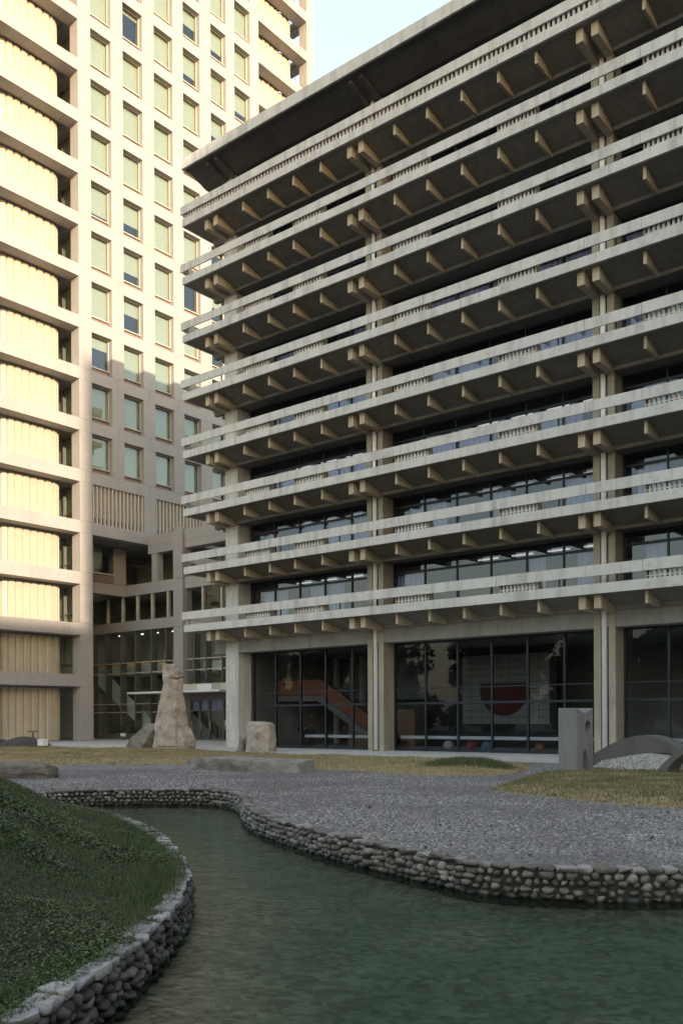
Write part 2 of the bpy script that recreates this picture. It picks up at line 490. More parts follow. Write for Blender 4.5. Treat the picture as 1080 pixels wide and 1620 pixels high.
# ------------------------------------------------------------------ the setting: ground, pool
def ground_sheet():
    outer = [(-400, -400), (400, -400), (400, 400), (-400, 400)]
    hole = [tuple(p) for p in POOL[::3]]
    mb = MB()
    loops = [[Vector((*p, 0)) for p in outer], [Vector((*p, 0)) for p in hole]]
    flat = outer + hole
    mb.v = [(x, y, GZ) for x, y in flat]
    for t in tessellate_polygon(loops):
        mb.f.append(tuple(t))
    o = mb.build('ground', 'gravel')
    me = o.data
    bm = bmesh.new(); bm.from_mesh(me)
    for f in bm.faces:
        if f.normal.z < 0: f.normal_flip()
    bm.to_mesh(me); bm.free()
    o['kind'] = 'structure'
ground_sheet()
def pool_bed():
    st = 0.25
    nx, ny = int(34 / st), int(19 / st)
    X, Y = np.meshgrid(-24 + np.arange(nx) * st, np.arange(ny) * st, indexing='ij')
    P = np.c_[X.ravel(), Y.ravel()]
    d = dist(P, LEFT[::2])
    d2 = dist(P, RIGHT[::2])
    Z = -0.60 - 0.13 * np.clip(d / 2.0, 0, 1) ** 0.8
    Z = np.maximum(Z, -0.60 - 0.13 * np.clip(d2 / 0.5, 0, 1))
    Z += 0.012 * np.sin(P[:, 0] * 2.3 + 1.7 * np.sin(P[:, 1])) * np.cos(P[:, 1] * 1.9)
    idx = np.arange(nx * ny).reshape(nx, ny)
    q = np.stack([idx[:-1, :-1], idx[1:, :-1], idx[1:, 1:], idx[:-1, 1:]], -1).reshape(-1, 4)
    big_mesh('pool_bed', np.c_[P, Z], q, 'bed', 'structure', None, True)
pool_bed()
mb = MB(); mb.v = [(-24, 0, -0.52), (10, 0, -0.52), (10, 19, -0.52), (-24, 19, -0.52)]; mb.f = [(0, 1, 2, 3)]
o = mb.build('water', 'water'); o['kind'] = 'structure'

# paved terrace round the buildings
mb = MB()
mb.prism([(-100, 33.0), (-58, 34.4), (-42.5, 36.0), (-34, 33.9), (-4, 33.3), (12, 33.3), (12, 39.0), (-100, 39.0)], 'z', GZ + 0.004, -0.045)
o = mb.build('terrace_pavement', 'pave'); o['kind'] = 'structure'
mb = MB(); mb.prism([(-100, 39.0), (12, 39.0), (12, 66), (-100, 66)], 'z', GZ + 0.004, -0.05)
o = mb.build('building_forecourt', 'pave'); o['kind'] = 'structure'

# ------------------------------------------------------------------ balcony office building
V0, VC, VG = 36.47, 38.4, 39.4
UL, UR = -41.59, -2.0
SLABS = [6.92 + 3.497 * i for i in range(8)]
ROOFZ = 34.88
COLS = [(-39.98, -38.92), (-29.15, -28.1), (-16.5, -15.5), (-3.9, -2.9)]
BR = [-36.8, -34.83, -32.93, -30.98, -26.15, -24.2, -22.25, -20.3, -18.4, -13.55, -11.6, -9.65, -7.7, -5.75]
main = thing('balcony_building', 'grey concrete office block with stacked balconies and bracketed eaves beside the pool court', 'building', (-20, 38.4, 0))

# columns: two fins, a slot with a white pipe, a web behind
for i, (a, b) in enumerate(COLS):
    mb = MB()
    w = 0.31
    if i == 0:
        mb.box(a, b, VC, VC + 1.12, -0.05, 5.66)
        mb.box(a, b, VC + 0.02, VC + 1.12, 5.66, ROOFZ)
    else:
        mb.box(a, a + w, VC, VC + 1.1, -0.05, ROOFZ)
        mb.box(b - w, b, VC, VC + 1.1, -0.05, ROOFZ)
        mb.box(a + w, b - w, VC + 0.3, VC + 1.05, -0.05, ROOFZ)
    c = mb.build('column', 'board' if i else 'rail', main, (a, VC, -0.05))
    if i:
        bm = bmesh.new()
        cx = (a + b) / 2 - 0.03
        bmesh.ops.create_cone(bm, cap_ends=True, segments=12, radius1=0.125, radius2=0.125, depth=ROOFZ)
        me = bpy.data.meshes.new('drain_pipe'); bm.to_mesh(me); bm.free(); me.shade_smooth()
        me.materials.append(M['pipe'])
        p = bpy.data.objects.new('drain_pipe', me); p.location = (cx, VC + 0.06, ROOFZ / 2)
        link(p, c)

def haunch_poly(zb, flat=False):
    """slab section in (y, z): pale edge, drip lip, soffit sinking to the beam, then level"""
    return [(V0, zb), (V0, zb + 0.47), (V0 + 26, zb + 0.47), (V0 + 26, zb - 0.5), (VG + 0.25, zb - 0.5), (38.3, zb - 0.53), (V0 + 0.36, zb + 0.045), (V0 + 0.3, zb + 0.045), (V0 + 0.12, zb)]

# balcony edge: pale strip in front, darker slab behind
edge_src = None
baluster_count = 0
PANELS = [(-36.5, -34.55), (-32.72, -30.65), (-26.05, -24.05), (-20.22, -18.3), (-13.5, -11.5), (-9.6, -7.7)]
RAILCUT = [-41.74, -38.75, -34.83, -30.98, -28.62, -24.2, -20.3, -16.0, -13.55, -9.65, -5.75, UR]
brk_single = None; brk_pair = None
for kf, zb in enumerate(SLABS):
    mb = MB()
    # slab body along the facade, with sloping soffit
    hp = [(V0 + 0.12, zb + 0.012), (V0 + 0.12, zb + 0.415), (V0 + 24, zb + 0.415), (V0 + 24, zb - 0.5), (VG + 0.2, zb - 0.5),
          (38.3, zb - 0.53), (38.27, zb - 0.38), (V0 + 0.40, zb + 0.03), (V0 + 0.36, zb + 0.012)]
    mb.prism(hp, 'x', -40.05, UR)
    mb.prism([(UL + 0.1, V0 + 0.12), (-40.05, V0 + 0.12), (-40.05, V0 + 24), (UL + 0.1, V0 + 24)], 'z', zb + 0.012, zb + 0.415)
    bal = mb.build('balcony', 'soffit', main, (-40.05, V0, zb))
    # edge beam pieces
    for x0, x1 in ((UL, -30.98), (-30.98, -20.3), (-20.3, -9.65), (-9.65, UR)):
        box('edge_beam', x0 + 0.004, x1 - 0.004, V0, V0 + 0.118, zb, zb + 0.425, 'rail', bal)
    box('edge_beam', UL, UL + 0.098, V0 + 0.122, V0 + 24, zb, zb + 0.425, 'rail', bal)
    # rail panels, slightly uneven
    rz = zb + 0.755
    for x0, x1 in zip(RAILCUT, RAILCUT[1:]):
        dv = random.uniform(-0.012, 0.012)
        dz = random.uniform(-0.006, 0.006)
        box('rail_panel', x0 + 0.008, x1 - 0.008, V0 - 0.02 + dv, V0 + 0.06 + dv, rz + dz, rz + 0.46 + dz, 'rail', bal)
    box('rail_panel', -41.74, -41.59, V0 + 0.16, V0 + 24, rz, rz + 0.46, 'rail', bal)
    # posts carrying the rail
    for x in (-41.3, -38.4, -33.8, -29.6, -27.2, -22.4, -17.3, -14.7, -10.6, -6.7):
        box('rail_post', x - 0.025, x + 0.025, V0 + 0.14, V0 + 0.2, zb + 0.417, rz + 0.2, 'frame' if x > -41 else 'conc', bal)
    # brackets
    def bracket_mesh(wd, taper):
        mb = MB()
        if taper:
            prof = [(36.86, zb + 0.005), (36.86, zb - 0.53), (38.29, zb - 0.56), (38.29, zb - 0.35)]
        else:
            prof = [(36.84, zb + 0.005), (36.84, zb - 0.58), (VC + 0.05, zb - 0.60), (VC + 0.05, zb - 0.3)]
        mb.prism(prof, 'x', -wd / 2, wd / 2)
        return mb
    if brk_single is None:
        brk_single = bracket_mesh(0.13, True).build('bracket', 'bracket', bal, (0, 36.86, zb))
        brk_pair = bracket_mesh(0.32, False).build('bracket', 'bracket', bal, (0, 36.86, zb))
        z_first = zb
        first = [brk_single, brk_pair]
    for x in BR:
        if first and first[0] is brk_single:
            brk_single.location.x = x - wloc(bal).x; first.pop(0)
        else:
            share(brk_single, 'bracket', (x, 36.86, zb), bal)
    for i, (a, b) in enumerate(COLS):
        for x in (a + 0.155, b - 0.155):
            if first and first[0] is brk_pair:
                brk_pair.location.x = x - wloc(bal).x; first.pop(0)
            else:
                share(brk_pair, 'bracket', (x, 36.86, zb), bal)
    # corner beams reaching out over the end of the building
    for y in (VC + 0.2, VC + 0.85):
        box('corner_beam', -40.95, -40.0, y - 0.15, y + 0.15, zb - 0.58, zb + 0.01, 'soffit', bal)
    # baluster screens
    if kf < 7:
        for pi, (x0, x1) in enumerate(PANELS):
            xs = np.linspace(x0 + 0.2, x1 - 0.2, 9)
            yb = V0 + 0.14
            if pi < 5 and not (pi == 0 and kf > 4):
                for x in xs:
                    box('baluster', x - 0.045, x + 0.045, yb, yb + 0.13, zb + 0.417, rz + 0.28, 'rail', bal)
                    baluster_count += 1
            else:
                mb = MB()
                for x in xs: mb.box(x - 0.045, x + 0.045, yb, yb + 0.13, zb + 0.417, rz + 0.28)
                q = mb.build('baluster_row', 'rail', bal); q['kind'] = 'stuff'
            box('baluster_tie', x0 + 0.06, x1 - 0.06, yb + 0.02, yb + 0.11, zb + 0.52, zb + 0.58, 'rail', bal)
            for x in (x0 + 0.03, x1 - 0.03):
                mb = MB(); mb.prism([(yb - 0.02, zb + 0.417), (yb + 0.5, zb + 0.417), (yb + 0.3, rz + 0.3), (yb - 0.02, rz + 0.3)], 'x', x - 0.03, x + 0.03)
                mb.build('baluster_cheek', 'board', bal)
    else:
        mb = MB()
        for x in np.arange(-41.4, UR, 0.235):
            mb.box(x - 0.05, x + 0.05, V0 + 0.1, V0 + 0.24, zb + 0.417, rz + 0.3)
        q = mb.build('baluster_row', 'rail', bal); q['kind'] = 'stuff'

# roof
mb = MB()
mb.prism([(V0 + 0.1, ROOFZ + 0.012), (V0 + 0.1, ROOFZ + 0.56), (V0 + 24, ROOFZ + 0.56), (V0 + 24, ROOFZ - 0.5), (VG + 0.2, ROOFZ - 0.5), (38.3, ROOFZ - 0.45), (V0 + 0.5, ROOFZ + 0.012)], 'x', UL + 0.1, UR)
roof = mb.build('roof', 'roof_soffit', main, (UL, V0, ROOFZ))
for x0, x1 in ((UL - 0.03, -36.3), (-36.3, -28.9), (-28.9, -22.3), (-22.3, -12), (-12, UR)):
    box('fascia', x0 + 0.004, x1 - 0.004, V0 - 0.03, V0 + 0.098, ROOFZ - 0.01, ROOFZ + 0.6, 'rail', roof)
box('fascia', UL - 0.03, UL + 0.09, V0 + 0.1, V0 + 24, ROOFZ - 0.01, ROOFZ + 0.6, 'rail', roof)
for a, b in COLS:
    for x in (a + 0.155, b - 0.155):
        mb = MB(); mb.prism([(36.9, ROOFZ + 0.02), (36.9, ROOFZ - 0.16), (38.4, ROOFZ - 0.6), (38.4, ROOFZ - 0.3)], 'x', x - 0.13, x + 0.13)
        mb.build('roof_rib', 'roof_soffit', roof)

# beam over the ground storey
for a, b in ((-41.0, -28.62), (-28.62, -15.97), (-15.97, -3.37), (-3.37, UR)):
    box('ground_beam', a + 0.003, b - 0.003, VC + 0.03, VG - 0.1, 5.66, 6.44, 'conc', main)

# window units: frame of mullion and rails, panes, curtains
BAYS = [(-38.92, -29.15, [-38.6, -36.8, -34.83, -32.93, -30.98]), (-28.1, -16.5, BR[4:9]), (-15.5, -3.9, BR[9:14])]
def window(x0, x1, z0, z1, bars, parent, mat_g, mw=0.075, frame='frame', left=True):
    mb = MB()
    y0, y1 = VG - 0.07, VG + 0.07
    if left: mb.box(x0, x0 + mw, y0, y1, z0, z1)
    for zc, th in bars:
        mb.box(x0 + mw, x1, y0 + 0.012, y1 - 0.012, zc - th / 2, zc + th / 2)
    f = mb.build('window', frame, parent, (x0, VG, z0))
    zs = [z0] + [zc for zc, _ in bars[1:-1]] + [z1]
    for a, b in zip(zs, zs[1:]):
        box('pane', x0 + mw, x1, VG - 0.008, VG + 0.008, a + 0.01, b - 0.01, mat_g, f)
    return f
for kf, zb in enumerate(SLABS):
    z0 = zb + 0.42
    z1 = (SLABS[kf + 1] if kf < 7 else ROOFZ) - 0.5
    for bi, (a, b, ms) in enumerate(BAYS):
        xs = ([a] if bi else []) + list(ms) + [b]
        for x0, x1 in zip(xs, xs[1:]):
            bars = [(z0 + 0.05, 0.1), (zb + 2.44, 0.11), (z1 - 0.05, 0.1)]
            f = window(x0, x1, z0, z1, bars, main, 'glass')
            if kf < 6:
                r = random.random()
                c0, c1 = x0 + 0.08, x1 - 0.02
                if r < 0.25: c0 = x0 + (x1 - x0) * random.uniform(0.25, 0.6)
                elif r < 0.42: c1 = x0 + (x1 - x0) * random.uniform(0.4, 0.7)
                if r < 0.9:
                    cz = zb + 2.38
                    # hanging strips, each its own face with slight folds
                    mb = MB(); n = max(3, int((c1 - c0) / 0.16))
                    for i in range(n):
                        xa = c0 + (c1 - c0) * i / n; xb = c0 + (c1 - c0) * (i + 1) / n
                        d = 0.03 * (i % 2)
                        mb.box(xa, xb - 0.006, VG + 0.22 + d, VG + 0.235 + d, z0 + 0.02, cz)
                    mb.build('curtain', 'curtain', f)
# interior floors: ceiling, rear wall, light tubes
for kf, zb in enumerate(SLABS):
    z1 = (SLABS[kf + 1] if kf < 7 else ROOFZ) - 0.5
    box('rear_wall', -39.5, UR - 0.1, 46.0, 46.2, zb + 0.42, z1 - 0.005, 'inside', main)
    if kf < 3:
        for bi, (a, b, ms) in enumerate(BAYS):
            for x in list(ms)[1:]:
                box('light_tube', x + 0.35, x + 1.5, 40.9, 41.02, z1 - 0.1, z1 - 0.04, 'tube', main)
box('end_wall', -39.7, -39.5, VG + 0.4, V0 + 24, -0.05, ROOFZ - 0.5, 'inside', main)
box('end_wall', UR - 0.3, UR - 0.1, VG + 0.3, V0 + 24, -0.05, ROOFZ - 0.5, 'inside', main)
box('back_wall', -39.5, UR - 0.3, V0 + 23.6, V0 + 23.8, -0.05, ROOFZ - 0.5, 'conc', main)

# lobby glazing
for bi, (a, b, ms) in enumerate(BAYS):
    xs = ([a] if bi else []) + list(ms) + [b]
    for x0, x1 in zip(xs, xs[1:]):
        bars = [(0.03, 0.1), (2.45, 0.12), (3.23, 0.06), (5.62, 0.1)]
        window(x0, x1, -0.045, 5.66, bars, main, 'lobby_glass', 0.1)
box('lobby_floor', -39.5, UR - 0.3, VG + 0.1, V0 + 23.6, -0.049, -0.03, 'inside', main)
box('lobby_ceiling', -39.5, UR - 0.3, VG + 0.1, V0 + 23.6, 5.75, 5.85, 'inside', main)
box('lobby_rear_wall', -39.5, UR - 0.3, 50.0, 50.2, -0.03, 5.75, 'inside', main)
for x in (-38.6, -37.2, -36.4, -34.9):
    box('lobby_pillar', x - 0.16, x + 0.16, 47.2, 47.5, -0.03, 5.74, 'white', main)
box('daylight_backdrop', -39.4, -32.2, 48.6, 48.7, 2.9, 5.5, 'curtain', main)  # added pale panel; its tone stands in for bright outdoors behind the lobby
# tiled core wall in the lobby: a plain white field of tiles with a red disc and a dark foot
mur = MB().box(-30.6, -21.9, 46.0, 46.3, -0.03, 5.7).build('core_wall', 'tileblack', main, (-30.6, 46, 0))
tw, th = 0.62, 0.4
src = {}
for i in range(9):
    for j in range(10):
        x = -27.9 + i * tw; z = 1.3 + j * th
        cxx, czz = x + tw / 2 + 25.15, z + th / 2 - 3.3
        box('tile', x + 0.012, x + tw - 0.012, 45.97, 45.998, z + 0.012, z + th - 0.012, 'tilewhite', mur)
mb = MB(); mb.prism([(-25.15 + 1.55 * math.cos(R(t)), 3.32 + 1.55 * math.sin(R(t))) for t in range(168, 373, 12)], 'y', 45.93, 45.968)
mb.build('red_disc', 'tilered', mur)
# lobby stair with orange-brown parapet
st = MB()
st.prism([(-39.4, 3.1), (-35.6, 3.1), (-30.6, 0.0), (-31.3, 0.0), (-35.9, 2.75), (-39.4, 2.75)], 'y', 42.2, 44.2)
stair = st.build('staircase', 'conc', main, (-39.4, 42.2, 0))
mb = MB(); mb.prism([(-39.4, 3.12), (-39.4, 4.05), (-35.5, 4.05), (-30.4, 0.95), (-30.4, 0.1), (-35.6, 3.12)], 'y', 42.08, 42.18)
mb.build('stair_parapet', 'brick_red', stair)
mb = MB(); mb.prism([(-39.4, 4.06), (-39.4, 4.13), (-35.5, 4.13), (-30.4, 1.03), (-30.4, 0.96), (-35.5, 4.06)], 'y', 42.05, 42.2)
mb.build('handrail', 'frame', stair)
for i in range(14):
    x = -35.4 + i * 0.34; z = 3.02 - i * 0.21
    box('tread', x, x + 0.42, 42.2, 44.15, z - 0.05, z, 'inside_dark', stair)
box('tan_panel', -35.2, -30.2, 44.3, 44.5, -0.03, 2.2, 'tan', main)
# low white rail inside the glass
for a, b in ((-34.8, -29.3), (-28.0, -16.6), (-15.4, -4.0)):
    r_ = box('lobby_rail', a, b, VG + 0.35, VG + 0.42, 0.58, 0.74, 'white', main)

# ------------------------------------------------------------------ office tower
UT = -61.35
H = 4.1
def SB(n): return 4.3 + H * n         # underside of the band at floor n
SH = 0.97
NT_ = 20
tower = thing('office_tower', 'tall cream office tower of square windows, lit by low sun', 'tower', (UT, 50, 0))
MAIN_C = [(34.75, 35.8), (43.0, 44.2), (49.45, 50.7), (56.0, 57.35), (62.5, 63.7), (70.9, 71.9)]
INTER = [(46.2, 47.4), (52.8, 54.0), (59.3, 60.4)]
DEP = 0.85
for ci, (a, b) in enumerate(MAIN_C):
    for n in range(-1, NT_):
        if ci in (2, 3, 4) and n < 3: continue
        z0 = -0.05 if n < 0 else SB(n) + SH
        z1 = SB(n + 1)
        d = 1.05 if ci in (0, 1, 4, 5) else DEP
        box('column_shaft', UT - d, UT, a, b, z0 + 0.012, z1 - 0.012, 'precast', tower)
for a, b in INTER:
    for n in range(4, NT_):
        box('column_shaft', UT - DEP, UT, a, b, SB(n) + SH + 0.012, SB(n + 1) - 0.012, 'precast', tower)
cuts = [(34.75, 38.6), (38.6, 41.9), (41.9, 43.6), (43.6, 46.8), (46.8, 50.07), (50.07, 53.4), (53.4, 56.7), (56.7, 59.85), (59.85, 63.1), (63.1, 66.6), (66.6, 69.8), (69.8, 71.9)]
for n in range(0, NT_ + 1):
    for a, b in cuts:
        if n < 3 and a > 43.2: continue
        d = 1.25 if (b <= 43.7 or a >= 63) else DEP
        b2 = 44.2 if (n < 3 and a > 41) else b
        if n == 3 and a < 46 and a > 43: pass
        box('floor_band', UT - d + 0.004, UT - 0.004, a + 0.008, b2 - 0.008, SB(n), SB(n) + SH, 'precast', tower)
# beams running back into the tower at the corner bays, and bay floors
for n in range(0, NT_):
    zb = SB(n)
    for y0, y1 in ((43.05, 43.95), (70.95, 71.85)):
        box('side_beam', UT - 8.0, UT - 1.26, y0, y1, zb + 0.03, zb + SH - 0.05, 'precast', tower)
    box('bay_floor', UT - 8.0, UT - 1.26, 34.8, 43.04, zb + 0.55, zb + SH - 0.1, 'precast', tower)
    box('bay_floor', UT - 8.0, UT - 1.26, 63.75, 68.6, zb + 0.55, zb + SH - 0.1, 'precast', tower)
    # glazed flank wall seen through the gap
    z1 = SB(n + 1)
    f = MB().box(UT - 5.5, UT - 1.06, 43.62, 43.7, zb + SH + 0.9, zb + SH + 0.98).box(UT - 3.2, UT - 3.1, 43.6, 43.7, zb + SH, z1).build('flank_window', 'frame2', tower)
    box('pane', UT - 7.8, UT - 1.06, 43.72, 43.74, zb + SH, z1, 'tower_glass', f)
    box('blind', UT - 7.8, UT - 1.06, 43.9, 43.92, zb + SH + 0.2, z1, 'blind', f)
f = MB().box(UT - 5.5, UT - 1.06, 43.6, 43.7, 1.2, 1.28).box(UT - 5.5, UT - 1.06, 43.6, 43.7, 2.4, 2.48).box(UT - 5.5, UT - 1.06, 43.6, 43.7, 3.4, 3.46).build('flank_window', 'frame2', tower)
box('pane', UT - 7.8, UT - 1.06, 43.72, 43.74, -0.04, 4.3, 'tower_glass', f)
box('rear_column', UT - 9.0, UT - 8.0, 70.9, 71.9, 0, SB(NT_), 'precast', tower)

# ribbed screens with rounded ends in the corner bays
def screen_path(v0):
    """plan of one screen, panel end points in (x, y)"""
    pts = []
    r = 1.05
    xf = UT - 1.3
    ya, yb = v0 + 2.35, v0 + 5.55
    for i in range(4, -1, -1):
        t = R(90 * i / 4); pts.append((xf - r * 0.85 * (1 - math.cos(t)), ya - r * 1.5 * math.sin(t)))
    n = 5
    for i in range(1, n + 1): pts.append((xf, ya + (yb - ya) * i / n))
    for i in range(1, 6):
        t = R(90 * i / 5); pts.append((xf - r * (1 - math.cos(t)), yb + r * math.sin(t)))
    pts.append((xf - r - 0.6, yb + r))
    return pts
def rib_panel(p, q, z0, z1, mb):
    p, q = Vector(p), Vector(q)
    t = (q - p); L = t.length; t.normalize(); nrm = Vector((t.y, -t.x))
    if nrm.x < 0 and abs(t.y) > 0.5: nrm = -nrm
    # shallow V rib: two faces standing proud of the joint
    prof = [p - nrm * 0.12, p + t * 0.03 - nrm * 0.06, p + t * (L * 0.2) + nrm * 0.06, p + t * (L * 0.8) + nrm * 0.06, q - t * 0.03 - nrm * 0.06, q - nrm * 0.12]
    mb.prism([(c.x, c.y) for c in prof], 'z', z0, z1)
    return mb
for bay_i, v0 in enumerate((35.8, 63.7)):
    pts = screen_path(v0)
    mesh_cache = {}
    for n in range(-1, NT_):
        if bay_i == 1 and n < 8: continue
        z0 = 0.0 if n < 0 else SB(n) + SH - 0.35
        z1 = SB(n + 1) - 0.14
        hgt = round(z1 - z0, 2)
        scr = MB().box(UT - 2.3, UT - 1.42, v0 + 2.2, v0 + 5.7, z1 - 0.08, z1 - 0.02).build('screen', 'frame2', tower, (UT - 1.4, v0, z0))
        if bay_i == 0 and n < 14:
            for i, (p, q) in enumerate(zip(pts, pts[1:])):
                key = (i, hgt)
                if key not in mesh_cache:
                    mesh_cache[key] = rib_panel(p, q, 0, hgt, MB()).build('screen_panel', 'screen', None, (p[0], p[1], 0))
                    o = mesh_cache[key]; o.location = (p[0], p[1], z0); o.parent = scr; o.location = Vector(o.location) - wloc(scr)
                else:
                    share(mesh_cache[key], 'screen_panel', (p[0], p[1], z0), scr)
        else:
            mb = MB()
            for p, q in zip(pts, pts[1:]): rib_panel(p, q, z0, z1, mb)
            o = mb.build('screen_panels', 'screen', scr); o['kind'] = 'stuff'

# tower windows
def tower_window(a, b, n):
    z0 = SB(n) + SH; z1 = SB(n + 1)
    zs = z0 + 0.52
    xg = UT - 0.5
    mb = MB()
    mb.box(xg - 0.06, xg + 0.06, a + 0.002, a + 0.07, zs, z1 - 0.001)
    mb.box(xg - 0.06, xg + 0.06, b - 0.07, b - 0.002, zs, z1 - 0.001)
    mb.box(xg - 0.06, xg + 0.06, a + 0.07, b - 0.07, z1 - 0.07, z1 - 0.001)
    key = ('tw', round(b - a, 2))
    f = None
    if key in CACHE:
        f = bpy.data.objects.new('window', CACHE[key]); f.location = (xg, a, zs); link(f, tower)
    else:
        f = mb.build('window', 'sill', tower, (xg, a, zs)); CACHE[key] = f.data
    box('pane', xg - 0.01, xg + 0.01, a + 0.07, b - 0.07, zs, z1 - 0.07, 'tower_glass', f)
    box('sill', xg - 0.06, xg + 0.2, a + 0.004, b - 0.004, zs - 0.07, zs - 0.002, 'sill', f)
    box('sill_panel', xg - 0.05, xg + 0.03, a + 0.004, b - 0.004, z0 + 0.001, zs - 0.072, 'sillbrown', f)
    r = random.random()
    lo = zs if r < 0.62 else (zs + random.uniform(0.3, 1.7) if r < 0.92 else z1 - 0.35)
    box('blind', xg - 0.2, xg - 0.18, a + 0.01, b - 0.01, lo + 0.01, z1 - 0.002, 'blind', f)
OPEN = [(44.2, 46.2), (47.4, 49.45), (50.7, 52.8), (54.0, 56.0), (57.35, 59.3), (60.4, 62.5)]
for n in range(4, NT_):
    for a, b in OPEN:
        tower_window(a, b, n)
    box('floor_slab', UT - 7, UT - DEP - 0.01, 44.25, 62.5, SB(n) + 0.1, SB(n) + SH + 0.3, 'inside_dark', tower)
box('core_wall', UT - 7.6, UT - 7.1, 44.3, 62.4, 16.6, SB(NT_), 'inside', tower)
box('core_wall', UT - 30, UT - 9.1, 35.5, 71.0, 0.0, SB(NT_) + 3, 'precast', tower)
box('roof_parapet', UT - 30, UT - 0.1, 34.8, 71.8, SB(NT_) + SH, SB(NT_) + SH + 2.0, 'precast', tower)
# louvred plant floor
for a, b in ((44.2, 49.45), (50.7, 56.0), (57.35, 62.5)):
    z0, z1 = SB(3) + SH, SB(4)
    lv = MB().box(UT - 0.45, UT - 0.35, a, b, z0 + 0.62, z0 + 0.72).build('louver_bank', 'louver', tower, (UT, a, z0))
    nn = int((b - a) / 0.36)
    for i in range(nn):
        y = a + 0.18 + i * (b - a - 0.3) / (nn - 1)
        box('fin', UT - 0.34, UT - 0.1, y - 0.06, y + 0.06, z0 + 0.004, z1 - 0.004, 'louver', lv)
    box('louver_backing', UT - 0.6, UT - 0.56, a, b, z0 + 0.7, z1 - 0.002, 'louver', lv)
    box('louver_foot', UT - 0.9, UT - 0.85, a, b, z0, z0 + 0.68, 'inside_dark', lv)
# underside of the tower over the open corner
box('soffit_slab', UT - 12, UT - DEP - 0.01, 44.2, 62, SB(3) + 0.02, SB(3) + 0.5, 'conc', tower)
# recessed window on the terrace level
f = MB().box(-64.6, -64.5, 44.3, 48.6, 13.4, 14.1).build('terrace_window', 'sillbrown', tower)
box('sill', -64.6, -64.3, 44.3, 48.6, 14.1, 14.2, 'sill', f)
box('pane', -64.56, -64.54, 44.3, 48.6, 14.2, 16.5, 'tower_glass', f)
box('mullion', -64.6, -64.5, 46.5, 46.62, 14.2, 16.5, 'sill', f)
box('blind', -64.8, -64.78, 44.3, 47.6, 14.6, 16.5, 'blind', f)
box('terrace_wall', -65.2, -64.45, 48.6, 49.9, 13.4, 16.55, 'precast', tower)

# ------------------------------------------------------------------ glazed link building between tower and block
VW = 49.8
wing = thing('link_building', 'low glazed link building with cream bands between the tower and the balcony block', 'building', (-57, VW, 0))
box('parapet', UT + 0.02, -57.81, VW, VW + 0.9, 16.42, 17.3, 'precast', wing)
box('parapet', -56.64, -38, VW, VW + 0.9, 16.42, 17.3, 'precast', wing)
box('top_beam', UT + 0.02, -57.81, VW + 0.006, VW + 0.9, 15.78, 16.41, 'precast', wing)
box('top_beam', -56.64, -38, VW + 0.006, VW + 0.9, 15.78, 16.41, 'precast', wing)
for z0, z1 in ((-0.05, 6.0), (6.02, 9.3), (9.32, 13.3), (13.32, 17.45)):
    box('column', -57.8, -56.65, VW - 0.25, VW + 0.8, z0, z1, 'precast', wing)
for x0, x1 in ((-64.45, -57.81), (-56.64, -38)):
    box('terrace_band', x0, x1, VW, VW + 0.5, 12.42, 13.36, 'precast', wing)
box('terrace_band', -64.95, -64.45, 44.3, VW - 0.004, 12.42, 13.36, 'precast', wing)
for x0, x1 in ((-74, -57.81), (-56.64, -38)):
    box('lower_band', x0, x1, VW + 0.004, VW + 0.6, 9.36, 10.22, 'precast', wing)
    box('hall_floor', x0, x1, VW + 0.7, VW + 9, 9.5, 9.9, 'inside', wing)
    box('hall_floor', x0, x1, VW + 2, VW + 9, 5.7, 6.5, 'white', wing)
    box('terrace_floor', x0, x1, VW + 0.52, VW + 9, 12.5, 12.9, 'conc', wing)
    box('roof_slab', max(x0, -61.3), x1, VW + 0.92, VW + 9, 16.4, 16.9, 'conc', wing)
box('rear_wall', -74, -38, VW + 6, VW + 6.2, -0.03, 16.4, 'hall_wall', wing)
box('terrace_wall', -61.2, -38, VW + 5, VW + 5.2, 12.9, 16.4, 'screen', wing)
for x in (-60.9, -50.5):
    box('terrace_post', x, x + 0.7, VW + 0.05, VW + 0.7, 13.37, 15.77, 'precast', wing)
for x in (-67.1, -65.0, -62.95, -60.95, -58.9, -54.6, -52.4, -50.2, -48):
    box('upper_mullion', x - 0.07, x + 0.07, VW + 0.05, VW + 0.35, 10.23, 12.41, 'sill', wing)
xs = [-71.5, -69.5, -67.4, -65.3, -63.3, -61.15, -59.2]
for x in xs + [-55.7, -54.3, -52.4, -50.4]:
    box('hall_mullion', x - 0.05, x + 0.05, VW + 0.1, VW + 0.75, 0.0 if x < -57 else 4.6, 9.35, 'frame2', wing)
for (x0, x1) in ((-73, -57.81), (-56.64, -40)):
    for zc in (6.6, 5.7, 3.0, 2.27):
        if x0 > -57 and zc < 5: continue
        box('transom', x0, x1, VW + 0.16, VW + 0.22, zc - 0.035, zc + 0.035, 'sill', wing)
    edges = [x for x in xs if x0 <= x <= x1] if x0 < -57 else [-55.7, -54.3, -52.4, -50.4]
    edges = [x0] + edges + [x1]
    for p, q in zip(edges, edges[1:]):
        box('pane', p + 0.05, q - 0.05, VW + 0.18, VW + 0.2, 0 if x0 < -57 else 4.6, 9.34, 'hall_glass', wing)
        box('pane', p + 0.05, q - 0.05, VW + 0.18, VW + 0.2, 10.23, 12.41, 'hall_glass', wing)
# mezzanine floor edge between the mullions, its warm light put into the colour
for p, q in zip(xs, xs[1:]):
    box('mezzanine_edge', p + 0.7, q - 0.1, VW + 0.3, VW + 0.36, 6.34, 6.66, 'warm', wing)
box('mezzanine_edge', -56.2, -50, VW + 2.9, VW + 2.98, 6.3, 6.6, 'brick_red', wing)
